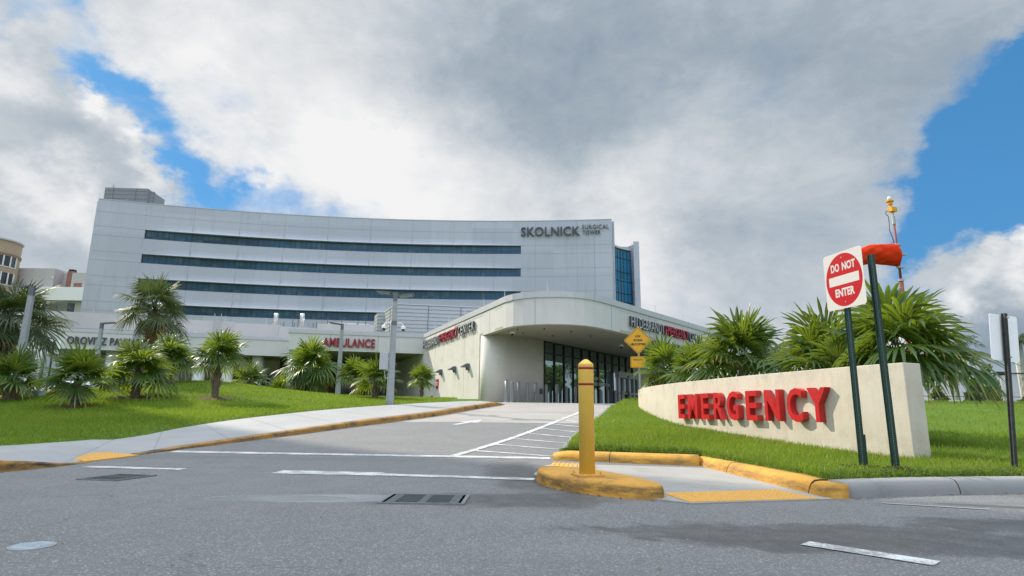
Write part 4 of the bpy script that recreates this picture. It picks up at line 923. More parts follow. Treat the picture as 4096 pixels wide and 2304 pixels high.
# ---- far left campus buildings
TT = thing('round_corner_tower', 'tan tower with rounded glazed corner at far left', 'building', (-108, 121, 0))
cxx, cyy, rr = -108.2, 121.4, 5.0
tb = MB().lathe([(rr, 0), (rr, 34.2)], (cxx, cyy, 0), 48); tb.box((-118, 124.5, 17.2), (16, 12, 34.6), -.1); tb.build('wall', M['beige'], TT)
MB().lathe([(rr+.25, 34.2), (rr+.25, 34.5), (rr-.2, 34.5)], (cxx, cyy, 0), 48).build('roof_cap', M['capmetal'], TT)
MB().lathe([(rr+.12, 31.0), (rr+.2, 31.5), (rr+.12, 31.55)], (cxx, cyy, 0), 48).build('cornice', M['beige_dark'], TT)
cb = math.atan2(-cyy, -cxx)
for z0, z1 in ((28.9, 31.0), (25.2, 27.6), (21.6, 23.9), (18, 20.3)):
    w_ = MB(); arc = [(cxx+(rr+.02)*math.cos(cb+t), cyy+(rr+.02)*math.sin(cb+t)) for t in [-.95+i*1.95/16 for i in range(17)]]
    w_ = w_.wall(arc, z0, z1, .05, 1).build('window', M['window_dark'], TT)
    f_ = MB()
    for t in [-.95+i*1.95/7 for i in range(8)]: f_.box((cxx+(rr+.05)*math.cos(cb+t), cyy+(rr+.05)*math.sin(cb+t), (z0+z1)/2), (.2, .22, z1-z0+.1), cb+t)
    arc2 = [(cxx+(rr+.06)*math.cos(cb+t), cyy+(rr+.06)*math.sin(cb+t)) for t in [-.97+i*1.99/16 for i in range(17)]]
    f_.wall(arc2, z0-.16, z0, .1, 1); f_.build('frame', M['white_paint'], w_)
pl = MB(); pl.box((cxx+(rr+.1)*math.cos(cb-1.12), cyy+(rr+.1)*math.sin(cb-1.12), 15.5), (.5, 1.3, 31), cb-1.12); pl.build('pilaster', M['beige_dark'], TT)
GB = thing('grey_wing', 'pale grey hospital wing between tan tower and white tower', 'building', (-97, 127, 0))
gb = MB(); gb.box((-101.6, 129, 14.8), (9.2, 8, 29.7)); gb.box((-95, 131.5, 14.6), (4.4, 8, 29.1)); gb.box((-90.2, 129, 14.4), (6, 8, 28.7)); gb.build('wall', M['offwhite'], GB)
pg = MB(); pg.box((-96, 124.2, 24.0), (18, 1.0, 2.8)); pg.build('parapet', M['white_paint'], GB)
for x, z, w, h in ((-98.3, 20.8, 1.6, 3.2), (-92.4, 20.6, 1.5, 3.2), (-91.7, 26.0, 1.7, 1.1), (-103, 20.6, 1.6, 3.2)):
    MB().box((x, 124.98, z), (w, .1, h)).build('window', M['brick' if h < 2 else 'window_dark'], GB)
MB().box((-94.4, 126.6, 27.0), (1.3, 1.2, 4.6)).build('chimney', M['brick'], GB)
MB().box((-94.4, 126.6, 29.5), (1.0, 1.0, .5)).build('chimney_cap', M['black'], GB)
MB().lathe([(.3, 24.8), (.3, 27.4), (.42, 27.5), (.42, 27.8), (.2, 28)], (-97.4, 125.3, 0), 12).build('exhaust_pipe', M['silver'], GB)

# ================================================================== foreground things
# ---- yellow pipe bollard
BO = thing('safety_bollard', 'tall yellow pipe bollard with two red bands on a bolted base plate', 'bollard', (.875, 7.12, .15)); bx, by, bz = .875, 7.12, .155
MB().lathe([(.089, .02), (.089, 1.238), (.0895, 1.245), (.0885, 1.252), (.084, 1.258), (.045, 1.293), (.033, 1.302), (.017, 1.310), (.003, 1.313)], (bx, by, bz), 40).build('sleeve', M['bollard_yellow'], BO, smooth=True)
MB().lathe([(.1, .012), (.094, .022), (.06, .022)], (bx, by, bz), 32).build('pipe_foot', M['plate_yellow'], BO)
for z in (1.02, 1.205): MB().lathe([(.0885, z-.014), (.0908, z-.013), (.0908, z+.013), (.0885, z+.014)], (bx, by, bz), 40).build('red_band', M['bollard_band'], BO, smooth=True)
MB().box((bx, by, bz+.008), (.29, .29, .018), .28).build('base_plate', M['plate_yellow'], BO, bevel=.002)
for sx in (-1, 1):
    for sy in (-1, 1):
        v = Matrix.Rotation(.28, 3, 'Z') @ Vector((sx*.115, sy*.115, 0)); MB().lathe([(.014, .017), (.014, .036), (.007, .037), (.007, .05)], (bx+v.x, by+v.y, bz), 6).build('bolt', M['plate_yellow'], BO)

# ---- curved sign wall with channel letters
SWP = smooth_path([(4.95, 23.6), (4.70, 22.6), (4.45, 21), (4.33, 19.5), (4.33, 18), (4.47, 16.5), (4.72, 15), (4.98, 13.5), (5.32, 12), (5.64, 10.7), (5.87, 9.95), (6.09, 9.41)], .25)
SWL = thing('sign_wall', 'long low curved concrete wall carrying raised red EMERGENCY letters', 'sign wall', (4.9, 14, .4))
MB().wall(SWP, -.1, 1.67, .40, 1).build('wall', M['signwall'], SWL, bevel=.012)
Sx = [0]
for a, b_ in zip(SWP, SWP[1:]): Sx.append(Sx[-1]+(Vector(b_)-Vector(a)).length)
total = Sx[-1]
def on_wall(s):
    for i in range(len(Sx)-1):
        if Sx[i+1] >= s: t = (s-Sx[i])/(Sx[i+1]-Sx[i]); p = Vector(SWP[i]).lerp(Vector(SWP[i+1]), t); d = (Vector(SWP[min(i+2, len(SWP)-1)])-Vector(SWP[max(i-1, 0)])).normalized(); return p, d
    return Vector(SWP[-1]), (Vector(SWP[-1])-Vector(SWP[-2])).normalized()
s_off = total-13.724
for ch, s, w in (('E', 6.80, .38), ('M', 7.36, .50), ('E', 8.06, .38), ('R', 8.68, .43), ('G', 9.27, .45), ('E', 10.0, .38), ('N', 10.63, .45), ('C', 11.30, .42), ('Y', 11.86, .46)):
    p, d = on_wall(s+s_off+w/2); a = p-d*w/2; nn = Vector((d.y, -d.x))
    text('letter', ch, .61, M['channel_red'], SWL, (a.x, a.y, .75), (d.x, d.y, 0), (0, 0, 1), w, .125, .022, standoff=.012, side=M['channel_side'])

# ---- sign posts
def u_post(mb, base, top, w, d_, rz, holes=None):
    """perforated U-channel post between two points"""
    base, top = Vector(base), Vector(top); ax = (top-base); L = ax.length; ax = ax/L
    rt = Vector((math.cos(rz), math.sin(rz), 0)); rt = (rt-ax*rt.dot(ax)).normalized(); fw = ax.cross(rt)
    Mx = Matrix((rt, fw, ax)).transposed(); mid = (base+top)/2
    mb.box(mid, (w*.5, d_*.25, L), M=Mx)
    for sx in (-1, 1):
        mb.box(mid+rt*sx*w*.27+fw*d_*.35, (d_*.2, d_*.9, L), M=Mx); mb.box(mid+rt*sx*w*.42+fw*d_*.8, (w*.24, d_*.2, L), M=Mx)
    if holes is not None:
        n = int(L/.0254)
        for i in range(n): holes.box(base+ax*(.02+i*.0254)-fw*d_*.13, (.011, .004, .011), M=Mx)
def base_soil(x, y, parent): pass
DN = thing('do_not_enter_sign', 'square white DO NOT ENTER sign with red disc on a green post', 'road sign', (4.40, 7.85, .17))
pm, hm = MB(), MB(); PZ = math.atan2(-.98, .2)
u_post(pm, (4.42, 7.84, .1), (4.43, 7.84, 2.93), .075, .036, -.35, hm); u_post(pm, (4.455, 7.86, .1), (4.46, 7.86, .62), .07, .03, -.35)
po = pm.build('post', M['greenpost'], DN); hm.build('punched_holes', M['hole'], po, kind='stuff')
srt = Vector((.2, -.98, 0)).normalized(); sup = Vector((0, 0, 1)); snn = srt.cross(sup); scn = Vector((4.40, 7.81, 2.62)); PW, PH = .70, .765
def rrect(w, h, r, n=5):
    out = []
    for cx_, cy_, a0 in ((w/2-r, h/2-r, 0), (-w/2+r, h/2-r, 90), (-w/2+r, -h/2+r, 180), (w/2-r, -h/2+r, 270)):
        for i in range(n+1): a = R(a0+90*i/n); out.append((cx_+r*math.cos(a), cy_+r*math.sin(a)))
    return out
def plate(name, poly, mat, parent, c, rt, up, t0, t1):
    rt, up = Vector(rt).normalized(), Vector(up).normalized(); nn = rt.cross(up); c = Vector(c); k = len(poly)
    vs = [c+rt*x+up*y+nn*t0 for x, y in poly]+[c+rt*x+up*y+nn*t1 for x, y in poly]
    return MB().add(vs, [tuple(range(k-1, -1, -1)), tuple(range(k, 2*k))]+[(i, (i+1) % k, k+(i+1) % k, k+i) for i in range(k)]).build(name, mat, parent)
plate('plate', rrect(PW, PH, .045), M['sign_white'], DN, scn, srt, sup, 0, .003)
plate('red_disc', [(PW*.465*math.cos(i*math.pi/32), PH*.465*math.sin(i*math.pi/32)) for i in range(64)], M['sign_red'], DN, scn, srt, sup, .0032, .0042)
plate('white_bar', [(-PW*.385, -.062), (PW*.385, -.062), (PW*.385, .062), (-PW*.385, .062)], M['sign_white'], DN, scn, srt, sup, .0044, .0052)
for body_, v, w, x in (('DO', .13, .155, -.215), ('NOT', .13, .235, -.01), ('ENTER', -.215, .345, -.172)):
    q = scn+srt*x+sup*v; text('sign_lettering', body_, .105, M['sign_white'], DN, q, srt, sup, w, .0008, .038, standoff=.0044)
for v in (.30, -.30): q = scn+sup*v; MB().tube(q+snn*.004, q+snn*.012, .011, .008, 8).build('bolt', M['galv'], DN)
BP = thing('bare_sign_post', 'taller green perforated post beside the DO NOT ENTER sign, plate seen edge-on', 'sign post', (4.80, 7.8, .17))
pm, hm = MB(), MB(); u_post(pm, (4.80, 7.78, .1), (4.78, 7.78, 2.96), .085, .04, -.3, hm)
po = pm.build('post', M['greenpost'], BP); hm.build('punched_holes', M['hole'], po, kind='stuff')
plate('edge_on_plate', [(.30*math.cos(R(22.5+45*i))*1.0, .30*math.sin(R(22.5+45*i))) for i in range(8)], M['dark_sign'], BP, (4.70, 7.93, 2.63), (.60, .80, 0), (0, 0, 1), 0, .004)
RS = thing('blank_back_sign', 'plain white sign back on a leaning dark post at right edge', 'road sign', (6.52, 8.1, .17))
pm, hm = MB(), MB(); u_post(pm, (6.52, 8.08, .1), (6.70, 8.08, 2.235), .075, .036, .15, hm); po = pm.build('post', M['darkpost'], RS); hm.build('punched_holes', M['hole_dark'], po, kind='stuff')
rup = Vector((.18, 0, 2.1)).normalized(); rrt = Vector((.98, .16, -.05)); rrt = (rrt-rup*rrt.dot(rup)).normalized()
plate('plate', rrect(.44, .63, .03), M['sign_back'], RS, Vector((6.675, 8.135, 1.905)), rrt, rup, -.002, .002)
for v in (.27, -.27): q = Vector((6.675, 8.08, 1.905))+rup*v; MB().tube(q+Vector((0, -.02, 0)), q+Vector((0, -.045, 0)), .012, .012, 6).build('bolt', M['galv'], RS)
for c, r_ in (((4.46, 7.95), .17), ((4.80, 7.72), .12)):
    mb = MB(); random.seed(int(c[0]*100))
    for i in range(45):
        a, q = random.uniform(0, 6.28), r_*random.random()**.6; mb.box((c[0]+q*1.4*math.cos(a), c[1]+q*math.sin(a), lawn_right_z(*c)+.03+random.uniform(0, .04)), (random.uniform(.02, .045), random.uniform(.02, .04), .025), random.uniform(0, 3))
    mb.build('gravel', M['mulch'], kind='stuff')
# ---- helicopter warning sign
HS = thing('helicopter_warning_sign', 'yellow diamond LOW FLYING HELICOPTERS sign behind the end of the sign wall', 'road sign', (5.07, 24, 1.1))
pm = MB(); u_post(pm, (5.09, 24.05, 1.0), (5.07, 24.05, 4.0), .07, .03, 0); pm.build('post', M['galv'], HS)
hrt, hup = Vector((.985, -.17, 0)), Vector((0, 0, 1)); hc = Vector((5.05, 24.0, 3.70))
dia = rrect(.79, .79, .05); c45 = math.cos(R(45)); rot = lambda P_: [((x-y)*c45, (x+y)*c45) for x, y in P_]
plate('plate', rot(dia), M['sign_yellow'], HS, hc, hrt, hup, 0, .004); plate('black_border', rot(rrect(.735, .735, .04)), M['black'], HS, hc, hrt, hup, .0045, .0055); plate('yellow_field', rot(rrect(.705, .705, .035)), M['sign_yellow'], HS, hc, hrt, hup, .006, .007)
for body_, v, w in (('LOW', .125, .20), ('FLYING', -.035, .34), ('HELICOPTERS', -.195, .60)): text('sign_lettering', body_, .085, M['black'], HS, hc+hrt*(-w/2)+hup*v, hrt, hup, w, .001, .05, standoff=.0075)
pc = hc+Vector((-.02, 0, -.86)); plate('plaque', rrect(.6, .45, .04), M['sign_yellow'], HS, pc, hrt, hup, 0, .004); plate('black_border', rrect(.56, .41, .03), M['black'], HS, pc, hrt, hup, .0045, .0055); plate('yellow_field', rrect(.535, .385, .025), M['sign_yellow'], HS, pc, hrt, hup, .006, .007)
text('sign_lettering', 'WATCH FOR', .07, M['black'], HS, pc+hrt*-.2+hup*.06, hrt, hup, .4, .001, .03, standoff=.0075)
# ---- windsock mast
WM = thing('windsock_mast', 'tall red mast with yellow beacon and cable rising behind the palms', 'mast', (23.1, 35, 1.3)); mx, my = 23.1, 35
MB().tube((mx, my, 1.2), (mx, my, 8.75), .14, .12, 14).build('lower_mast', M['mast_red'], WM, smooth=True)
MB().tube((mx, my, 8.75), (mx, my, 12.6), .075, .06, 12).build('upper_mast', M['mast_red'], WM, smooth=True)
cm = MB(); cm.lathe([(.15, 8.7), (.15, 8.82), (.09, 8.85)], (mx, my, 0), 14); cm.lathe([(.08, 12.2), (.1, 12.25), (.1, 12.75), (.05, 12.8), (.05, 13.0)], (mx, my, 0), 12); cm.build('mast_collar', M['galv'], WM)
for z in (9.55, 10.35, 10.95): MB().box((mx+(.16 if z == 10.35 else .05), my-.05, z), (.62 if z == 10.35 else .45, .2, .10), .2).build('clamp', M['galv'], WM)
bb = MB(); bb.lathe([(.06, 12.95), (.09, 13.0), (.10, 13.02)], (mx, my, 0), 10); bb.box((mx, my, 13.16), (.42, .30, .27), .3); bb.lathe([(.09, 13.30), (.08, 13.44), (.14, 13.48), (.14, 13.64), (.22, 13.66), (.22, 13.73), (.13, 13.77)], (mx-.1, my, 0), 16); bb.build('beacon_base', M['beacon_yellow'], WM)
MB().lathe([(.125, 13.77), (.13, 13.87), (.09, 13.98), (.02, 14.02)], (mx-.1, my, 0), 16).build('beacon_lens', M['lightlens'], WM, smooth=True)
cb_ = MB(); cb_.path([(mx-.25, my, 13.1), (mx-.42, my, 13.0), (mx-.42, my, 12.85), (mx-.3, my, 12.75), (mx-.28, my, 12.3), (mx-.33, my, 11.9), (mx-.2, my, 11.4), (mx-.12, my, 11.0)], .022, 5); cb_.build('cable', M['black'], WM)
WS = MB(); nr, ns = 30, 56; random.seed(2)
for i in range(nr+1):
    t = i/nr; c = Vector((mx-.1-2.55*t, my-.25*t, 10.28+.10*math.sin(t*3)+.02*t-.30*t*t)); rad = .70-.10*t-.10*max(0, t-.75)*4*(.3)
    for j in range(ns):
        a = 2*math.pi*j/ns; q = rad*(1+.07*abs(math.sin(2.5*a+t*5.5))+.06*abs(math.sin(4.5*a-t*7+1))*(.3+t)-.08)*(1+.05*math.sin(t*9+a)*t)
        WS.v.append((c.x+.12*math.sin(2*a)*t, c.y+q*math.cos(a)*.8, c.z+q*math.sin(a)*(1-.18*t)))
WS.f = [(i*ns+j, i*ns+(j+1) % ns, (i+1)*ns+(j+1) % ns, (i+1)*ns+j) for i in range(nr) for j in range(ns)]
tag(WS.build('windsock', M['sock'], smooth=True), 'orange-red fabric windsock flying left from the red mast', 'windsock')
# ---- lamp posts
def lamp(label, x, y, z, rz, heads, extras=False, tilt=0):
    t = thing('lamp_post', label, 'lamp post', (x, y, z), 'square concrete lamp posts'); b_, tp, h = .135, .085, 3.8
    Mz = Matrix.Translation((x, y, z)) @ Matrix.Rotation(rz, 4, 'Z')
    pm = MB(); c = .82
    def ring(r, zz): return [(r, -r*c, zz), (r, r*c, zz), (r*c, r, zz), (-r*c, r, zz), (-r, r*c, zz), (-r, -r*c, zz), (-r*c, -r, zz), (r*c, -r, zz)]
    pm.add(ring(b_, -.3)+ring(tp, h), [tuple(range(8)), tuple(range(15, 7, -1))]+[(i, (i+1) % 8, 8+(i+1) % 8, 8+i) for i in range(8)]); pm.build('pole', M['post_concrete'], t, M=Mz)
    MB().box((0, 0, h+.17), (.155, .155, .36)).build('bracket', M['greysteel'], t, M=Mz)
    for a, dz in heads:
        Mh = Mz @ Matrix.Rotation(a, 4, 'Z') @ Matrix.Translation((.42, 0, h+.36+dz)) @ Matrix.Rotation(R(-6), 4, 'Y')
        hd = MB(); hd.box((0, 0, 0), (.56, .34, .055)); hd.box((-.31, 0, -.02), (.12, .10, .08)); ho = hd.build('lamp_head', M['greysteel'], t, M=Mh)
        ln = MB()
        for k in range(5): ln.box((-.2+k*.1, 0, -.038), (.05, .3, .012))
        ln.build('lens', M['lightlens'], ho, M=Mh)
    if extras:
        for a in (0, math.pi):
            Ma = Mz @ Matrix.Rotation(a+.1, 4, 'Z'); cm = MB(); cm.path([(.09, 0, 2.98), (.26, 0, 3.0), (.33, 0, 2.97), (.36, 0, 2.88)], .025, 8); cm.lathe([(.05, .04), (.085, 0), (.09, -.08)], (.36, 0, 2.85), 14); cm.box((.10, 0, 2.98), (.03, .12, .2))
            co = cm.build('security_camera', M['white_paint'], t, M=Ma); MB().lathe([(.07, 0), (.06, -.04), (.03, -.065), (.005, -.07)], (.36, 0, 2.77), 12).build('dome', M['black'], co, M=Ma)
        MB().box((0, 0, 2.98), (.21, .21, .16)).build('strap', M['greysteel'], t, M=Mz)
        jb = MB(); jb.box((-.32, -.05, 1.55), (.26, .22, .62)); jb.box((-.17, -.03, 1.56), (.05, .24, .7)); jb.build('junction_box', M['panelgrey'], t, bevel=.008, M=Mz)
        cd_ = MB(); cd_.path([(-.105, -.13, 2.9), (-.115, -.14, 1.2), (-.12, -.14, .98), (-.17, -.14, .90), (-.23, -.13, .96), (-.25, -.12, 1.1), (-.25, -.1, 1.24)], .016, 6); cd_.tube((-.14, -.12, .0), (-.12, -.13, .95), .018, .018, 6); cd_.build('conduit', M['galv'], t, M=Mz)
    return t
lamp('concrete lamp post with two heads, two dome cameras and a grey box', -4.42, 22.5, lawn_left_z(-4.42, 22.5), .25, ((2.75, 0), (-.35, -.12)), True)
lamp('concrete lamp post in front of the AMBULANCE lettering, one head pointing left', -9.6, 34, lawn_left_z(-9.6, 34), .15, ((3.1, 0),))
lamp('small distant lamp post in front of the pavilion lettering, head pointing right', -23.9, 35, lawn_left_z(-23.9, 35), .1, ((0.1, 0),))
lamp('large pale concrete lamp post at left edge before a palm', -18.2, 22.5, lawn_left_z(-18.2, 22.5), .2, ((3.0, 0),))
# ---- entrance bollards
def bproto(lit):
    t = thing('entrance_bollard', 'x', 'bollard', (0, 0, 0), 'grey bollards before the glass entrance')
    if lit:
        MB().lathe([(.13, 0), (.12, .04), (.085, .05), (.085, .62)], n=18).build('post', M['bollard_grey'], t, smooth=False)
        MB().lathe([(.08, .62), (.08, 1.05)], n=18).build('light_lens', M['lightlens'], t, smooth=True)
        bk = MB(); bk.lathe([(.087, 1.05), (.087, 1.12)], n=18); bk.box((.062, .0, .83), (.05, .12, .46)); bk.box((-.05, .052, .83), (.06, .06, .46)); bk.build('cap', M['bollard_grey'], t)
    else:
        MB().lathe([(.14, 0), (.13, .04), (.092, .06), (.088, 1.03), (.06, 1.06)], n=18).build('post', M['bollard_grey'], t)
    return t
BPOS = [(-.22, 29.9, 1), (.07, 31.1, 0), (.38, 31.5, 1), (.86, 32.05, 0), (1.32, 32.8, 1), (1.95, 33.75, 0), (2.60, 34.8, 1), (3.24, 35.8, 0), (3.86, 36.75, 1), (4.48, 37.65, 0), (5.12, 38.6, 0), (5.78, 39.55, 0), (6.42, 40.55, 0), (7.08, 41.55, 0), (7.76, 42.6, 0), (8.46, 43.7, 0)]
BLAB = ['lit bollard lamp nearest the kerb, leftmost of the entrance row', 'plain grey bollard between the two leftmost bollard lamps', 'bollard lamp with bright white lens before the curved wall', 'plain grey bollard second in line before the curved wall', 'slim bollard lamp just left of the wall intercom', 'plain grey bollard at the left edge of the lobby glass', 'bollard lamp second from the left before the lobby glass', 'plain grey bollard left of the yellow bollard, before lobby glass', 'bollard lamp hidden behind the big yellow bollard', 'plain bollard just hidden behind the big yellow bollard', 'first plain grey bollard to the right of the big yellow bollard', 'plain grey bollard before the CHEST PAIN lettering', 'plain grey bollard just left of the white sliding door', 'plain bollard before the left leaf of the sliding door', 'plain bollard before the middle of the sliding door', 'plain bollard before the right leaf of the sliding door']
protos = {}
for (x, y, k), lab in zip(BPOS, BLAB):
    if k not in protos: t = protos[k] = bproto(k)
    else:
        src = protos[k]; t = src.copy(); COL.objects.link(t)
        for c in src.children: c2 = c.copy(); COL.objects.link(c2); c2.parent = t
    t.location = (x, y, ramp_z(y)); t['label'] = lab; t.rotation_euler = (0, 0, -.9)
# ---- chain-link fence and what stands beyond it
FN = thing('chain_link_fence', 'black chain-link fence along the crest of the right lawn', 'fence', (22, 26, 1.45)); fz = lawn_right_z(22, 26)-.02; FX0, FX1 = 10.5, 33.0; fy = lambda x: 26.2-.02*(x-10)
pm = MB(); rm = MB()
for x in (10.6, 13.7, 16.8, 19.9, 22.55, 25.6, 28.7, 31.8): pm.tube((x, fy(x), fz-.2), (x, fy(x), fz+1.3), .035, .035, 8)
pm.build('fence_post', M['black'], FN); rm.tube((FX0, fy(FX0), fz+1.27), (FX1, fy(FX1), fz+1.27), .026, .026, 8); rm.tube((FX0, fy(FX0)+.02, fz+.28), (FX1, fy(FX1)+.02, fz+.28), .012, .012, 6); rm.build('rail', M['black'], FN)
V, F = [], []; p = .075; H_ = 1.32; k = int((FX1-FX0)/p)
for i in range(-int(H_/p), k):
    for sgn in (1, -1):
        x0, x1 = FX0+i*p, FX0+i*p+H_
        if sgn < 0: x0, x1 = x1, x0
        z0, z1 = 0., H_; a0, a1 = x0, x1
        lo, hi = FX0, FX1
        if min(a0, a1) < lo or max(a0, a1) > hi: continue
        b = len(V); e = .0035
        for (x, z) in ((a0, z0), (a1, z1)): V += [(x-e, fy(x)-e, fz+z), (x+e, fy(x)-e, fz+z), (x, fy(x)+e, fz+z)]
        F += [(b, b+1, b+4, b+3), (b+1, b+2, b+5, b+4), (b+2, b, b+3, b+5)]
npmesh('wire_mesh', V, F, M['black'], FN)

def car(label, x, y, z, rz, mat, suv=False, name='parked_car'):
    t = thing(name, label, 'car', (x, y, z), 'parked cars'); Mz = Matrix.Translation((x, y, z)) @ Matrix.Rotation(rz, 4, 'Z'); hh = 1.75 if suv else 1.45
    prof = [(-2.2, .35), (-2.25, .75), (-2.1, .95), (-1.55 if not suv else -2.0, 1.0), (-1.0 if not suv else -1.75, hh), (.35, hh), (1.0, 1.0), (2.0, .82), (2.25, .6), (2.2, .35)]
    bm_ = MB(); k = len(prof); bm_.add([(a, -.88 if h < 1.1 else -.68, h) for a, h in prof]+[(a, .88 if h < 1.1 else .68, h) for a, h in prof], [tuple(range(k)), tuple(range(2*k-1, k-1, -1))]+[(i, k+i, k+(i+1) % k, (i+1) % k) for i in range(k)]); bm_.build('body', mat, t, bevel=.05, M=Mz)
    wm_ = MB()
    for s in (-1, 1): wm_.add([(prof[3][0]+.15, s*.885, 1.03), (prof[4][0]+.1, s*.71, hh-.08), (.3, s*.71, hh-.08), (.85, s*.885, 1.03)], [(0, 1, 2, 3)])
    wm_.add([(.42, -.62, hh-.06), (.42, .62, hh-.06), (.98, .78, 1.06), (.98, -.78, 1.06)], [(0, 1, 2, 3)]); wm_.add([(prof[4][0]-.06, -.62, hh-.08), (prof[4][0]-.06, .62, hh-.08), (prof[3][0]-.04, .78, 1.06), (prof[3][0]-.04, -.78, 1.06)], [(0, 1, 2, 3)])
    wm_.build('window', M['window_dark'], t, M=Mz)
    for a in (-1.35, 1.35):
        for s in (-1, 1): MB().tube((a, s*.72, .32), (a, s*.92, .32), .32, .32, 16).build('wheel', M['tyre'], t, M=Mz)
    for s in (-1, 1): MB().box((2.16, s*.62, .68), (.1, .3, .14)).build('headlight', M['lightlens'], t, M=Mz)
car('white car half hidden by the left lawn palms', -28.2, 40.5, 1.05, .25, M['car_white'])
car('dark car parked beside the white car behind the left palms', -25.2, 41.0, 1.0, .2, M['car_dark'])
car('white estate car, roof showing below the right fence', 29.3, 38.5, .12, .05, M['car_white'], True)
car('white car at the far right edge below the fence', 33.0, 39.5, .1, .1, M['car_white'], True)
car('dark car left of the white estate car beyond the fence', 24.8, 39.0, .15, .0, M['car_dark'], True)
tag(MB().box((47, 80, 2.0), (9, 6, 3.4), .1).build('low_building', M['window_dark']), 'low blue-grey building seen through the fence beside the wall', 'building')
fl = thing('floodlight_pole', 'small floodlight on a thin pole beyond the right fence', 'floodlight', (48.3, 60, 0)); MB().tube((48.3, 60, .5), (48.3, 60, 4.9), .08, .07, 8).build('pole', M['white_paint'], fl); MB().box((48.3, 60, 5.1), (1.0, .4, .35)).build('lamp_head', M['black'], fl)
tag(MB().lathe([(.11, .5), (.09, 7.9), (.02, 8.0)], (38.6, 46.2, 0), 10).build('white_pole', M['white_paint']), 'tall white pole beside the far right palm trunk', 'pole')
ub = thing('utility_box', 'pale blue utility box behind the leftmost thatch palm', 'utility box', (-17.0, 22.6, .9)); MB().box((-17.2, 22.2, 1.05), (.5, .4, .75), .1).build('cabinet', plain('blue_grey_box', (.30, .38, .44), .6), ub, bevel=.02); MB().box((-17.2, 21.98, 1.08), (.3, .02, .4), .1).build('door', M['panelgrey'], ub)
ps = thing('parking_sign_back', 'pale sign back with dark post in front of the pavilion', 'road sign', (-25.2, 33, 1.4)); MB().box((-25.0, 33, 2.8), (.08, .05, 3.3)).build('post', M['greenpost'], ps); plate('plate', rrect(.62, .8, .05), M['sign_back'], ps, (-25.0, 33.06, 4.08), (1, .1, 0), (0, 0, 1), -.003, .003)

# ================================================================== plants
def fan_leaf(rng, pet, Rl, nseg, spread, droop, fold, az, el, base, bend=.25, tint=.4, yellow=0, petw=.012, wid=1.0):
    """one fan leaf: petiole from base in direction (az, el) and folded segments radiating from its end; returns verts, quads, tint"""
    d = np.array([math.cos(az)*math.cos(el), math.sin(az)*math.cos(el), math.sin(el)]); h = np.array([math.cos(az), math.sin(az), 0]); zz = np.array([0, 0, 1.])
    sag = .12*pet*(1-abs(math.sin(el)))
    hub = base+d*pet-zz*sag
    e2 = el-bend; rl = rng.normal(0, .35); ax = np.array([math.cos(az)*math.cos(e2), math.sin(az)*math.cos(e2), math.sin(e2)]); sd_ = np.array([-math.sin(az), math.cos(az), 0]); nr = np.cross(ax, sd_); sd_, nr = sd_*math.cos(rl)+nr*math.sin(rl), nr*math.cos(rl)-sd_*math.sin(rl)
    V, F, T = [], [], []
    mid = base+d*pet*.5-zz*sag*.15
    for p, w in ((base, petw*1.6), (mid, petw), (hub, petw)): V += [p+sd_*w, p-sd_*w, p-nr*w]; T += [.35]*3
    for i in (0, 3): F += [(i, i+3, i+4, i+1), (i+1, i+4, i+5, i+2), (i+2, i+5, i+3, i)]
    dth = spread/nseg; st = np.array([.03, .34, .60, .82, 1.0])
    for i in range(nseg):
        th = -spread/2+dth*(i+.5)+rng.normal(0, .025); a = abs(th)/(spread/2)
        L = Rl*(1-.26*a**2)*rng.uniform(.84, 1.12); dr = droop*rng.uniform(.6, 1.5)
        u = ax*math.cos(th)+sd_*math.sin(th)-nr*.10*math.sin(abs(th)); v = -ax*math.sin(th)+sd_*math.cos(th)
        hw = math.tan(dth/2)*wid*np.array([.03, .34, .47, .30, .015])*Rl; b = len(V)
        tt = min(.9, max(0, tint+rng.normal(0, .10)))
        kink = rng.random() < .25
        for k in range(5):
            q = st[k]; dz = dr*L*max(0, q-.30)**2*1.9
            if kink and q > .7: dz += .25*L*(q-.7)
            c = hub+u*L*q-zz*dz; c = c-u*min(.5, dr*.5)*L*max(0, q-.5)**2
            f = fold*hw[k]
            V += [c+nr*f, c+v*hw[k], c-v*hw[k]]; ty = tt
            if yellow and q >= (1-yellow): ty = .93+.07*min(1, (q-(1-yellow))/yellow+.3)
            T += [ty]*3
        for k in range(4):
            m = b+3*k; F += [(m, m+3, m+4, m+1), (m+2, m+5, m+3, m)]
    return V, F, T
def crown(seed, n, pet, Rl, nseg, spread, el0, el1, droop, base, fold=.55, old_yellow=.0, bend=.25, wid=1.0, curve=1.0, petw=.012, dead=0):
    rng = np.random.default_rng(seed); V, F, T = [], [], []
    for i in range(n):
        t = ((i+.5)/n)**curve; az = i*2.39996+rng.normal(0, .18); el = el0+(el1-el0)*t+rng.normal(0, .10)
        k = (1.0+.22*max(0, 1-t*3))*rng.uniform(.78, 1.16)
        y = rng.uniform(.10, .30)*old_yellow if (t > .62 and rng.random() < .6 and old_yellow) else (.06 if rng.random() < .25 else 0)
        if i >= n-dead: el = -.95+rng.normal(0, .15); y = 1.0; k *= .75
        v, f, tt = fan_leaf(rng, pet*k*(.72+.28*min(1, t*2.2)), Rl*k, nseg, spread, droop*(.55+.9*t), fold, az, el, np.array(base)+rng.normal(0, .02, 3), bend*min(1, t*2.0)*rng.uniform(.6, 1.25), rng.uniform(.12, .78), y, petw, wid)
        b = len(V); V += v; F += [tuple(j+b for j in q) for q in f]; T += tt
    return np.array(V), np.array(F), np.array(T)
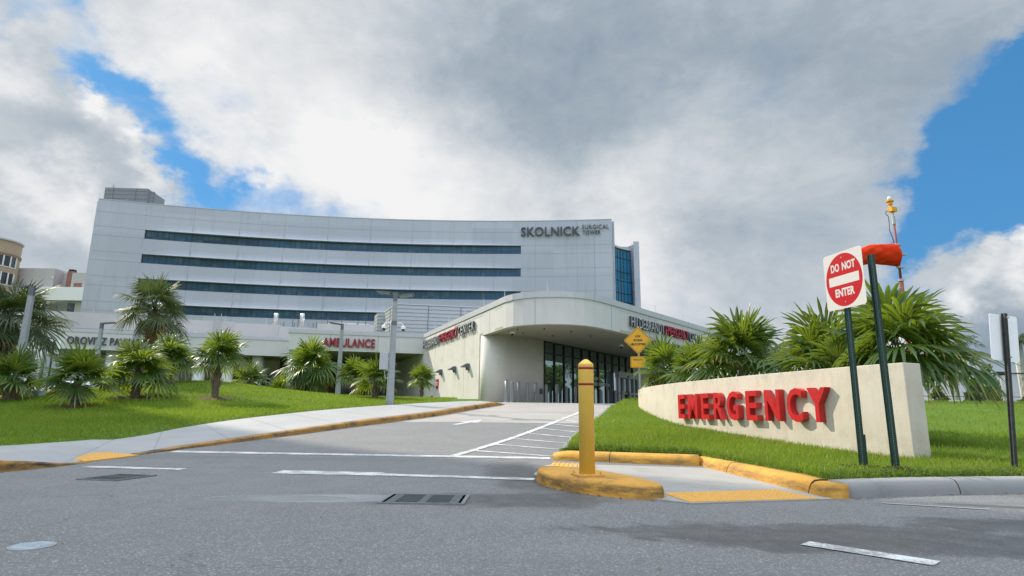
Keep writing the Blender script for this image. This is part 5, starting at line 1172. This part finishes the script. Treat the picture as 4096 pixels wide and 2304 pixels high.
def trunk_mesh(seed, h, r0, r1, boots=0, spikes=0, lean=(0, 0)):
    rng = np.random.default_rng(seed); mb = MB(); n, k = 14, max(4, int(h/.18))
    for i in range(k+1):
        t = i/k
        for j in range(n):
            a = 2*math.pi*j/n; r = (r0+(r1-r0)*t)*(1+rng.normal(0, .06)); mb.v.append((lean[0]*t+r*math.cos(a), lean[1]*t+r*math.sin(a), -.15+t*(h+.15)))
    mb.f = [(i*n+j, i*n+(j+1) % n, (i+1)*n+(j+1) % n, (i+1)*n+j) for i in range(k) for j in range(n)]+[tuple(k*n+j for j in range(n))]
    bt = MB()
    for i in range(boots):
        t = i/boots; z = h*(.10+.9*t); a = i*2.39996; r = r0+(r1-r0)*t
        for sg in (-1, 1):
            c = Vector((lean[0]*t+math.cos(a)*r*.98, lean[1]*t+math.sin(a)*r*.98, z)); tg = Vector((-math.sin(a), math.cos(a), 0)); ou = Vector((math.cos(a), math.sin(a), 0))
            p0 = c-Vector((0, 0, .10))+tg*sg*r*.55; p1 = c+Vector((0, 0, .13))+ou*(.05+.04*rng.random())-tg*sg*r*.12
            ax = (p1-p0); L = ax.length; ax /= L; s2 = ax.cross(ou).normalized(); bt.box((p0+p1)/2, (L, .05, .035), M=Matrix((ax, s2, ax.cross(s2))).transposed())
    for i in range(spikes):
        a = rng.uniform(0, 6.28); z = rng.uniform(.05, h*.9); r = r0; ou = Vector((math.cos(a), math.sin(a), 0)); p0 = ou*r*.9+Vector((0, 0, z)); p1 = ou*(r+rng.uniform(.03, .13))+Vector((0, 0, z+rng.uniform(.10, .26))); bt.tube(p0, p1, .028, .010, 5)
    return mb, bt
def palm(name, label, cat, group, x, y, z, h, r0, r1, crow, leafm, boots=0, spikes=0, seed=0, rz=0, sc=1, barkm='trunk'):
    t = thing(name, label, cat, (0, 0, 0), group); mb, bt = trunk_mesh(seed, h, r0, r1, boots, spikes); tr = mb.build('trunk', M[barkm], t)
    if bt.v: bt.build('leaf_base', M['boot'], tr)
    V, F, T = crow; npmesh('crown', V+np.array([0, 0, h]), F, M[leafm], t, attr=T)
    t.location = (x, y, z); t.rotation_euler = (0, 0, rz); t.scale = (sc, sc, sc); return t
def dup(root, label, x, y, z, rz=0, sc=1):
    r_ = root.copy(); COL.objects.link(r_); r_['label'] = label; r_.location = (x, y, z); r_.rotation_euler = (0, 0, rz); r_.scale = (sc, sc, sc)
    for c in root.children:
        c2 = c.copy(); COL.objects.link(c2); c2.parent = r_
        for g_ in c.children: g2 = g_.copy(); COL.objects.link(g2); g2.parent = c2
    return r_
TG = 'fan palms planted on the left lawn'; RG = 'fan palms behind the sign wall'
def thatch(seed, n=24, reach=1.0, nseg=19, el0=1.55, el1=-.32, droop=.14, oy=.8, dead=0):
    return crown(seed, int(n*1.0), reach*.56, reach*.70, nseg, R(270), el0, el1, droop, (0, 0, 0), .7, oy, .34, .74, 1.0, .010, dead)
ZL = lawn_left_z
def tp(label, x, y, h, reach, seed, rz=0, n=24, r=.13, **k): return palm('thatch_palm', label, 'palm', TG, x, y, ZL(x, y), h, r*1.15, r*.85, thatch(seed, n, reach, **k), 'thatch', 0, 26, seed, rz)
pB = tp('bright fan palm with spiky stubs in a mulch ring, nearest the left kerb', -13.46, 19.0, .80, 1.02, 11, .3, 24, .12)
pA = tp('short thick-trunked fan palm cut off by the left edge', -17.1, 21, .75, .98, 12, 1.0, 26, .20)
pC = tp('dense dark fan palm on the crest of the mound, widest of its row', -13.15, 21.5, .90, 1.08, 13, 2.2, 30, .13, droop=.24)
pD = tp('tall-trunked fan palm standing alone on the right of the mound', -10.61, 22, 1.38, .98, 14, .4, 26, .11, droop=.24)
pF = tp('biggest densest fan palm, leaves down to the grass, left of the second lamp post', -9.9, 30, 1.35, 1.30, 15, 1.9, 36, .2, el1=-.95, droop=.26)
dup(pC, 'fan palm half hidden behind the dense palm on the mound', -14.15, 25.2, ZL(-14.15, 25.2)+.25, 2.0, .86)
dup(pB, 'small fan palm showing over the mound before the pavilion columns', -13.7, 32, ZL(-13.7, 32)-.1, 1.5, 1.0)
dup(pD, 'bright fan palm right of the second lamp post', -7.65, 30, ZL(-7.65, 30)-.1, 2.7, .85)
dup(pB, 'yellow-green fan palm behind the grey box of the tall lamp post', -5.75, 26, ZL(-5.75, 26), .9, .95)
dup(pD, 'lone fan palm nearest the emergency building wall', -4.95, 34, ZL(-4.95, 34)-.12, 4.0, .82)
dup(pB, 'low bushy fan palm at the foot of the biggest palm', -11.9, 31.5, ZL(-11.9, 31.5)-.55, 3.6, .82)
for x, y, r_ in ((-13.46, 18.9, .62), (-13.1, 21.4, .62), (-10.6, 21.9, .5), (-5.75, 25.9, .4)):
    mb = MB(); k = 30; mb.v = [(x, y, ZL(x, y)+.05)]
    for ring_, zz in ((.55, .045), (1.0, .004)):
        for i in range(k): a = 2*math.pi*i/k; q = r_*ring_*(1+.12*math.sin(3*a+x)); px, py = x+q*1.35*math.cos(a), y+q*math.sin(a); mb.v.append((px, py, ZL(px, py)+zz))
    mb.f = [(0, 1+i, 1+(i+1) % k) for i in range(k)]+[(1+i, 1+k+i, 1+k+(i+1) % k, 1+(i+1) % k) for i in range(k)]; mb.build('mulch', M['mulch'], kind='structure', smooth=True)
# right-hand group
ZR = lawn_right_z
def rp(label, x, y, h, reach, seed, n, rz=0, zoff=0, **k): return palm('thatch_palm', label, 'palm', RG, x, y, ZR(x, y)+zoff, h, .16, .12, thatch(seed, n, reach, **k), 'thatch', 0, 10, seed, rz)
rp('small fan palm in front of the helicopter warning sign', 5.28, 21, 1.36, .98, 21, 28, .5, el1=-.95)
rp('broad fan palm mass over the middle of the sign wall', 6.5, 17, 1.75, 1.30, 22, 30, 1.0, droop=.20)
rp('lower fan palm filling behind the broad one', 5.75, 18.6, 1.2, 1.05, 27, 26, 2.0, droop=.20)
rp('fan palm behind the DO NOT ENTER post', 7.85, 15, 1.65, 1.25, 23, 30, 2.0, nseg=22, droop=.20)
rp('leafy fan palm tucked between the two big ones', 7.5, 13.8, 1.2, 1.1, 24, 24, .7, nseg=22, droop=.24)
rp('tallest fan palm with long drooping leaves past the wall end', 8.10, 12.7, 1.80, 1.42, 25, 26, .3, nseg=22, droop=.26, el1=-.25)
rp('low fan palm with leaves hanging beyond the end of the wall', 8.40, 12.9, 1.72, 1.42, 26, 8, .9, nseg=22, droop=.36, el0=.4, el1=-.2)
# cabbage palms
def sabal(seed, n, pet, Rl): return crown(seed, n, pet, Rl, 32, R(270), 1.5, -.75, .24, (0, 0, 0), .6, 1.0, .5, .72, .9, .02, 2)
palm('cabbage_palm', 'tall cabbage palm with round crown before the white tower', 'palm', 'cabbage palms', -17.95, 30, ZL(-17.95, 30), 4.1, .24, .21, sabal(31, 32, 1.1, .98), 'sabal', 90, 0, 31, .5)
palm('cabbage_palm', 'thick cabbage palm at left edge behind the pale lamp post', 'palm', 'cabbage palms', -20.1, 24, ZL(-20.1, 24), 2.9, .29, .26, sabal(32, 36, 1.15, 1.05), 'sabal', 70, 0, 32, 1.5)
# royal palms
def royal_crown(seed, n, L):
    rng = np.random.default_rng(seed); V, F, T = [], [], []
    for i in range(n):
        az = i*2.4+rng.normal(0, .2); el = 1.35-1.5*(i/n)+rng.normal(0, .1); h = np.array([math.cos(az), math.sin(az), 0]); s = np.array([-math.sin(az), math.cos(az), 0]); pts = []; p = np.array([0, 0, 0.]); e = el
        for k in range(13): pts.append(p.copy()); p = p+(h*math.cos(e)+np.array([0, 0, math.sin(e)]))*L/12; e -= .17
        for k in range(1, 13):
            for sub in (0, .33, .66):
                c = pts[k-1]+(pts[k]-pts[k-1])*sub; q = (k+sub)/13; ll = L*.24*math.sin(math.pi*min(1, .15+q*.85))**.7
                for sg in (-1, 1):
                    dv = s*sg*.8+h*.35+np.array([0, 0, rng.uniform(-.7, .25)]); dv /= np.linalg.norm(dv); w = (pts[min(k+1, 12)]-pts[k-1]); w = w/np.linalg.norm(w)*.03
                    b = len(V); m_ = c+dv*ll*.5+np.array([0, 0, .02]); t_ = c+dv*ll-np.array([0, 0, ll*.25]); V += [c-w, c+w, m_+w*1.1, m_-w*1.1, t_+w*.1, t_-w*.1]; F += [(b, b+1, b+2, b+3), (b+3, b+2, b+4, b+5)]; T += [rng.uniform(.2, .8)]*6
    return np.array(V), np.array(F), np.array(T)
palm('royal_palm', 'distant royal palm with feathery crown above the right fan palms', 'palm', 'royal palms', 43.7, 60, .3, 7.0, .26, .2, royal_crown(41, 18, 3.4), 'sabal', 0, 0, 41, 0, 1, 'royal_trunk')
r2 = palm('royal_palm', 'royal palm trunk rising behind the white sign back', 'palm', 'royal palms', 37.9, 45, .3, 6.2, .27, .21, royal_crown(42, 14, 1.6), 'sabal', 0, 0, 42, 0, 1, 'royal_trunk')

# leafy shrubs and trees made of many small leaves
def leafcloud(seed, clusters, n, size):
    rng = np.random.default_rng(seed); V = np.zeros((n*4, 3)); T = np.zeros(n*4)
    cs = np.array([c[:3] for c in clusters]); rs = np.array([c[3:6] for c in clusters]); w = rs.prod(1)**.67; idx = rng.choice(len(cs), n, p=w/w.sum())
    d = rng.normal(size=(n, 3)); d /= np.linalg.norm(d, axis=1)[:, None]; rad = rng.uniform(.35, 1.05, n)[:, None]**.5
    p = cs[idx]+d*rs[idx]*rad+rng.normal(0, .03, (n, 3)); a = rng.normal(size=(n, 3)); a /= np.linalg.norm(a, axis=1)[:, None]; c = np.cross(a, rng.normal(size=(n, 3))); c /= np.linalg.norm(c, axis=1)[:, None]
    s = size*rng.uniform(.6, 1.4, n)[:, None]; V[0::4] = p-a*s; V[1::4] = p+c*s*.45; V[2::4] = p+a*s; V[3::4] = p-c*s*.45
    T = np.repeat(np.clip(rng.normal(.45, .22, n), 0, .9), 4); F = np.arange(n*4).reshape(-1, 4); return V, F, T
def shrub(label, x, y, z, clusters, n, size, seed, cat='shrub', name='leafy_shrub', group='shrubs beyond the right fence', th=.8):
    t = thing(name, label, cat, (0, 0, 0), group); tk = MB(); tk.tube((0, 0, -.2), (0, 0, th), .05*th+.02, .03*th+.01, 7)
    for c in clusters[:6]: tk.tube((0, 0, th*.6), (c[0]*.7, c[1]*.7, c[2]), .02*th+.008, .008, 5)
    tk.build('trunk', M['trunk'], t); V, F, T = leafcloud(seed, clusters, n, size); npmesh('crown', V, F, M['bush'], t, attr=T); t.location = (x, y, z); return t
def cone_clusters(seed, h, r, n=14):
    rng = np.random.default_rng(seed); return [(rng.normal(0, r*.45*(1-i/n*.9)), rng.normal(0, r*.45*(1-i/n*.9)), h*(.12+.86*i/n), r*.42*(1.1-i/n*.85), r*.42*(1.1-i/n*.85), h*.09) for i in range(n)]
zb = .9
for i, (x, y, h, r_, lab) in enumerate(((23.6, 31, 1.95, .9, 'bushy shrub left of the pointed one beyond the fence'), (25.3, 32.2, 2.75, .85, 'pointed tallest shrub beyond the right fence'), (26.6, 31, 2.0, .95, 'rounded shrub left of the blank sign post'), (29.4, 31.2, 1.9, .8, 'narrow shrub by the white pole at the right edge'), (20.6, 32.5, 1.3, .8, 'low shrub by the low blue-grey building'), (22.0, 31.5, 1.5, .7, 'small shrub under the hanging palm leaves'))):
    shrub(lab, x, y, zb, cone_clusters(50+i, h, r_), 2600, .085, 60+i, th=h*.5)

# trees across the forecourt to the right: they stand in the lobby glass
def broad(label, x, y, z, h, r_, seed, n=4200, size=.17, name='broadleaf_tree', group='trees right of the forecourt'):
    rng = np.random.default_rng(seed); cl = []
    for i in range(16): a = rng.uniform(0, 6.28); q = r_*rng.random()**.5*.8; cl.append((q*math.cos(a), q*math.sin(a), h*rng.uniform(.45, .92), r_*.36, r_*.36, h*.13))
    return shrub(label, x, y, z, cl, n, size, seed, 'tree', name, group, h*.55)
broad('rounded green tree right of the forecourt, nearest the lobby', 29, 48, 1.2, 4.6, 2.0, 71)
broad('wide green tree right of the forecourt, farther back', 36, 57, 1.0, 5.4, 2.4, 72)
palm('royal_palm', 'royal palm beside the forecourt trees', 'palm', 'royal palms', 20.5, 47.5, 1.2, 4.2, .2, .16, royal_crown(43, 16, 2.2), 'sabal', 0, 0, 43, 0, 1, 'royal_trunk')

# ================================================================== added block out of view to the west, put there to shade the street
NB = thing('shade_block', 'tall pale block added unseen west of the street to shade it', 'building', (-60, 45, 0))
NP = [(-48.5, 45.6), (-57, 52.6), (-92, 43), (-84, 32)]
MB().prism(NP, 0, 50).build('wall', M['offwhite'], NB)
MB().prism([(-48.35, 45.3), (-57, 52.9), (-92.3, 43.2), (-84.2, 31.7)], 50, 50.7).build('roof_cap', M['capmetal'], NB)
p0, p1 = Vector((-48.5, 45.6)), Vector((-84, 32)); d = (p1-p0).normalized(); n2 = Vector((-d.y, d.x)); 
for k in range(11):
    wb = MB(); wb.wall([tuple(p0+d*1.5+n2*.03), tuple(p1-d*1.5+n2*.03)], 4.2+k*4.2, 6.2+k*4.2, .05, -1); wb.build('ribbon_window', M['towerglass'], NB)

# ================================================================== grass
def blades(name, pts, zf, hmin, hmax, w, seed, parent=None):
    rng = np.random.default_rng(seed); n = len(pts); z = np.array([zf(x, y) for x, y in pts]); base = np.column_stack([pts, z-.01])
    h = rng.uniform(hmin, hmax, n)*(.75+.5*rng.random(n)**2); a = rng.uniform(0, 6.283, n); ln = rng.uniform(.1, .75, n)*h; la = rng.uniform(0, 6.283, n); ww = w*rng.uniform(.7, 1.3, n)
    sx, sy = np.cos(a)*ww/2, np.sin(a)*ww/2; V = np.zeros((n, 5, 3)); o = np.zeros(n)
    mid = base+np.column_stack([np.cos(la)*ln*.35, np.sin(la)*ln*.35, h*.6]); tip = base+np.column_stack([np.cos(la)*ln, np.sin(la)*ln, h]); sv = np.column_stack([sx, sy, o])
    V[:, 0] = base-sv; V[:, 1] = base+sv; V[:, 2] = mid+sv*.8; V[:, 3] = mid-sv*.8; V[:, 4] = tip
    i = np.arange(n)*5; F = np.concatenate([np.column_stack([i, i+1, i+2, i+3]), np.column_stack([i+3, i+2, i+4, i+4])]); 
    q = np.column_stack([i, i+1, i+2, i+3]); t3 = np.column_stack([i+3, i+2, i+4])
    me = bpy.data.meshes.new(name); Vv = V.reshape(-1, 3).astype(np.float32); me.vertices.add(len(Vv)); me.vertices.foreach_set('co', Vv.ravel())
    L = np.concatenate([q.ravel(), t3.ravel()]).astype(np.int32); me.loops.add(len(L)); me.loops.foreach_set('vertex_index', L); me.polygons.add(2*n)
    me.polygons.foreach_set('loop_start', np.concatenate([np.arange(n)*4, 4*n+np.arange(n)*3]).astype(np.int32))
    px, py = pts[:, 0], pts[:, 1]; patch = .5+.25*np.sin(px*1.3+1.7*np.sin(py*.7))+.25*np.sin(py*1.9+1.3*np.sin(px*.9)); tn = np.clip(.45*patch+rng.normal(.28, .2, n), 0, .9)
    at = me.attributes.new('tint', 'FLOAT', 'POINT'); at.data.foreach_set('value', np.repeat(tn, 5).astype(np.float32)); me.update(calc_edges=True)
    return link(me, name, M['grass'], None, 'stuff')
rng = np.random.default_rng(9)
def sample(x0, x1, y0, y1, n, inside):
    x = rng.uniform(x0, x1, n); y = rng.uniform(y0, y1, n); return np.array([(a, b) for a, b in zip(x, y) if inside(a, b)])
wall_line = [(p[1], p[0]) for p in SWP][::-1]
def in_right(x, y):
    if x < .9 or y < right_ymin(x)+.02 or y > right_ymax(x)-.03: return False
    if 9.41 < y < 23.6:
        xw = interp(wall_line, y)
        if xw-.02 < x < xw+.45: return False
    return True
def in_left(x, y): return x < interp(BY, y)-.03
G1 = np.concatenate([sample(.9, 7.5, 6.8, 10.5, 52000, in_right), sample(.9, 6.2, 10.5, 15, 52000, in_right), sample(1.5, 6.0, 15, 27, 26000, in_right), sample(6.0, 16, 7.5, 15, 34000, in_right), sample(6, 26, 15, 29, 36000, in_right)])
blades('grass', G1, lawn_right_z, .045, .125, .010, 1)
G2 = np.concatenate([sample(-14, -1, 9, 15, 30000, in_left), sample(-19, -2, 15, 21, 62000, in_left), sample(-26, -2.5, 21, 29, 62000, in_left), sample(-32, -3, 29, 40, 26000, in_left)])
blades('grass', G2, lawn_left_z, .06, .11, .017, 2)
# broad-leaved weeds along the kerbs
def weeds(pts, zf, seed, s0):
    r2_ = np.random.default_rng(seed); V, F, T = [], [], []
    for x, y in pts:
        z = zf(x, y)+r2_.uniform(.01, .07)
        for k in range(3):
            a = r2_.uniform(0, 6.28); s = s0*r2_.uniform(.6, 1.3); d = np.array([math.cos(a), math.sin(a), r2_.uniform(-.1, .6)]); e = np.array([-math.sin(a), math.cos(a), 0]); c = np.array([x, y, z])+r2_.normal(0, .015, 3); b = len(V)
            V += [c, c+d*s+e*s*.45, c+d*s*2, c+d*s-e*s*.45]; F.append((b, b+1, b+2, b+3)); T += [r2_.uniform(0, .9)]*4
    npmesh('weeds', V, F, M['weed'], None, 'stuff', attr=T)
wp_ = [(x, right_ymin(x)+abs(rng.normal(0, .22))+.02) for x in rng.uniform(.95, 9.0, 5200)]; weeds([p for p in wp_ if in_right(*p)], lawn_right_z, 4, .016)

# leaf litter and grit in the gutters
def litter(name, pts, mat, seed, s0, zf):
    r3 = np.random.default_rng(seed); V, F = [], []
    for x, y in pts:
        a = r3.uniform(0, 6.28); s = s0*r3.uniform(.4, 1.5); d = np.array([math.cos(a), math.sin(a), r3.uniform(-.1, .25)]); e = np.array([-math.sin(a), math.cos(a), r3.uniform(-.2, .2)]); c = np.array([x, y, zf(x, y)+.005+s*.12]); b = len(V)
        V += [c-d*s, c+e*s*.35, c+d*s, c-e*s*.35]; F.append((b, b+1, b+2, b+3))
    npmesh(name, V, F, mat, None, 'stuff')
gut = []
for i in range(420): k = rng.uniform(3.6, 9.5); gut.append((k, interp(FRONT_R, k)-abs(rng.normal(0, .05))-.01))
for i in range(260): j = rng.integers(0, len(isl)); gut.append((isl[j][0]+(isl[j][0]-cx)*abs(rng.normal(.02, .05)), isl[j][1]+(isl[j][1]-cy)*abs(rng.normal(.02, .05))))
for i in range(320): j = rng.integers(4, len(kp)-4); gut.append((kp[j][0]+abs(rng.normal(.02, .06)), kp[j][1]+rng.normal(0, .1)))
for i in range(130): gut.append((rng.uniform(-5, 5), rng.uniform(3.4, 11)))
litter('leaf_litter', gut, plain('dry_leaf', (.15, .10, .05), .9, var=.6, scale=20), 6, .016, lambda x, y: ramp_z(y))
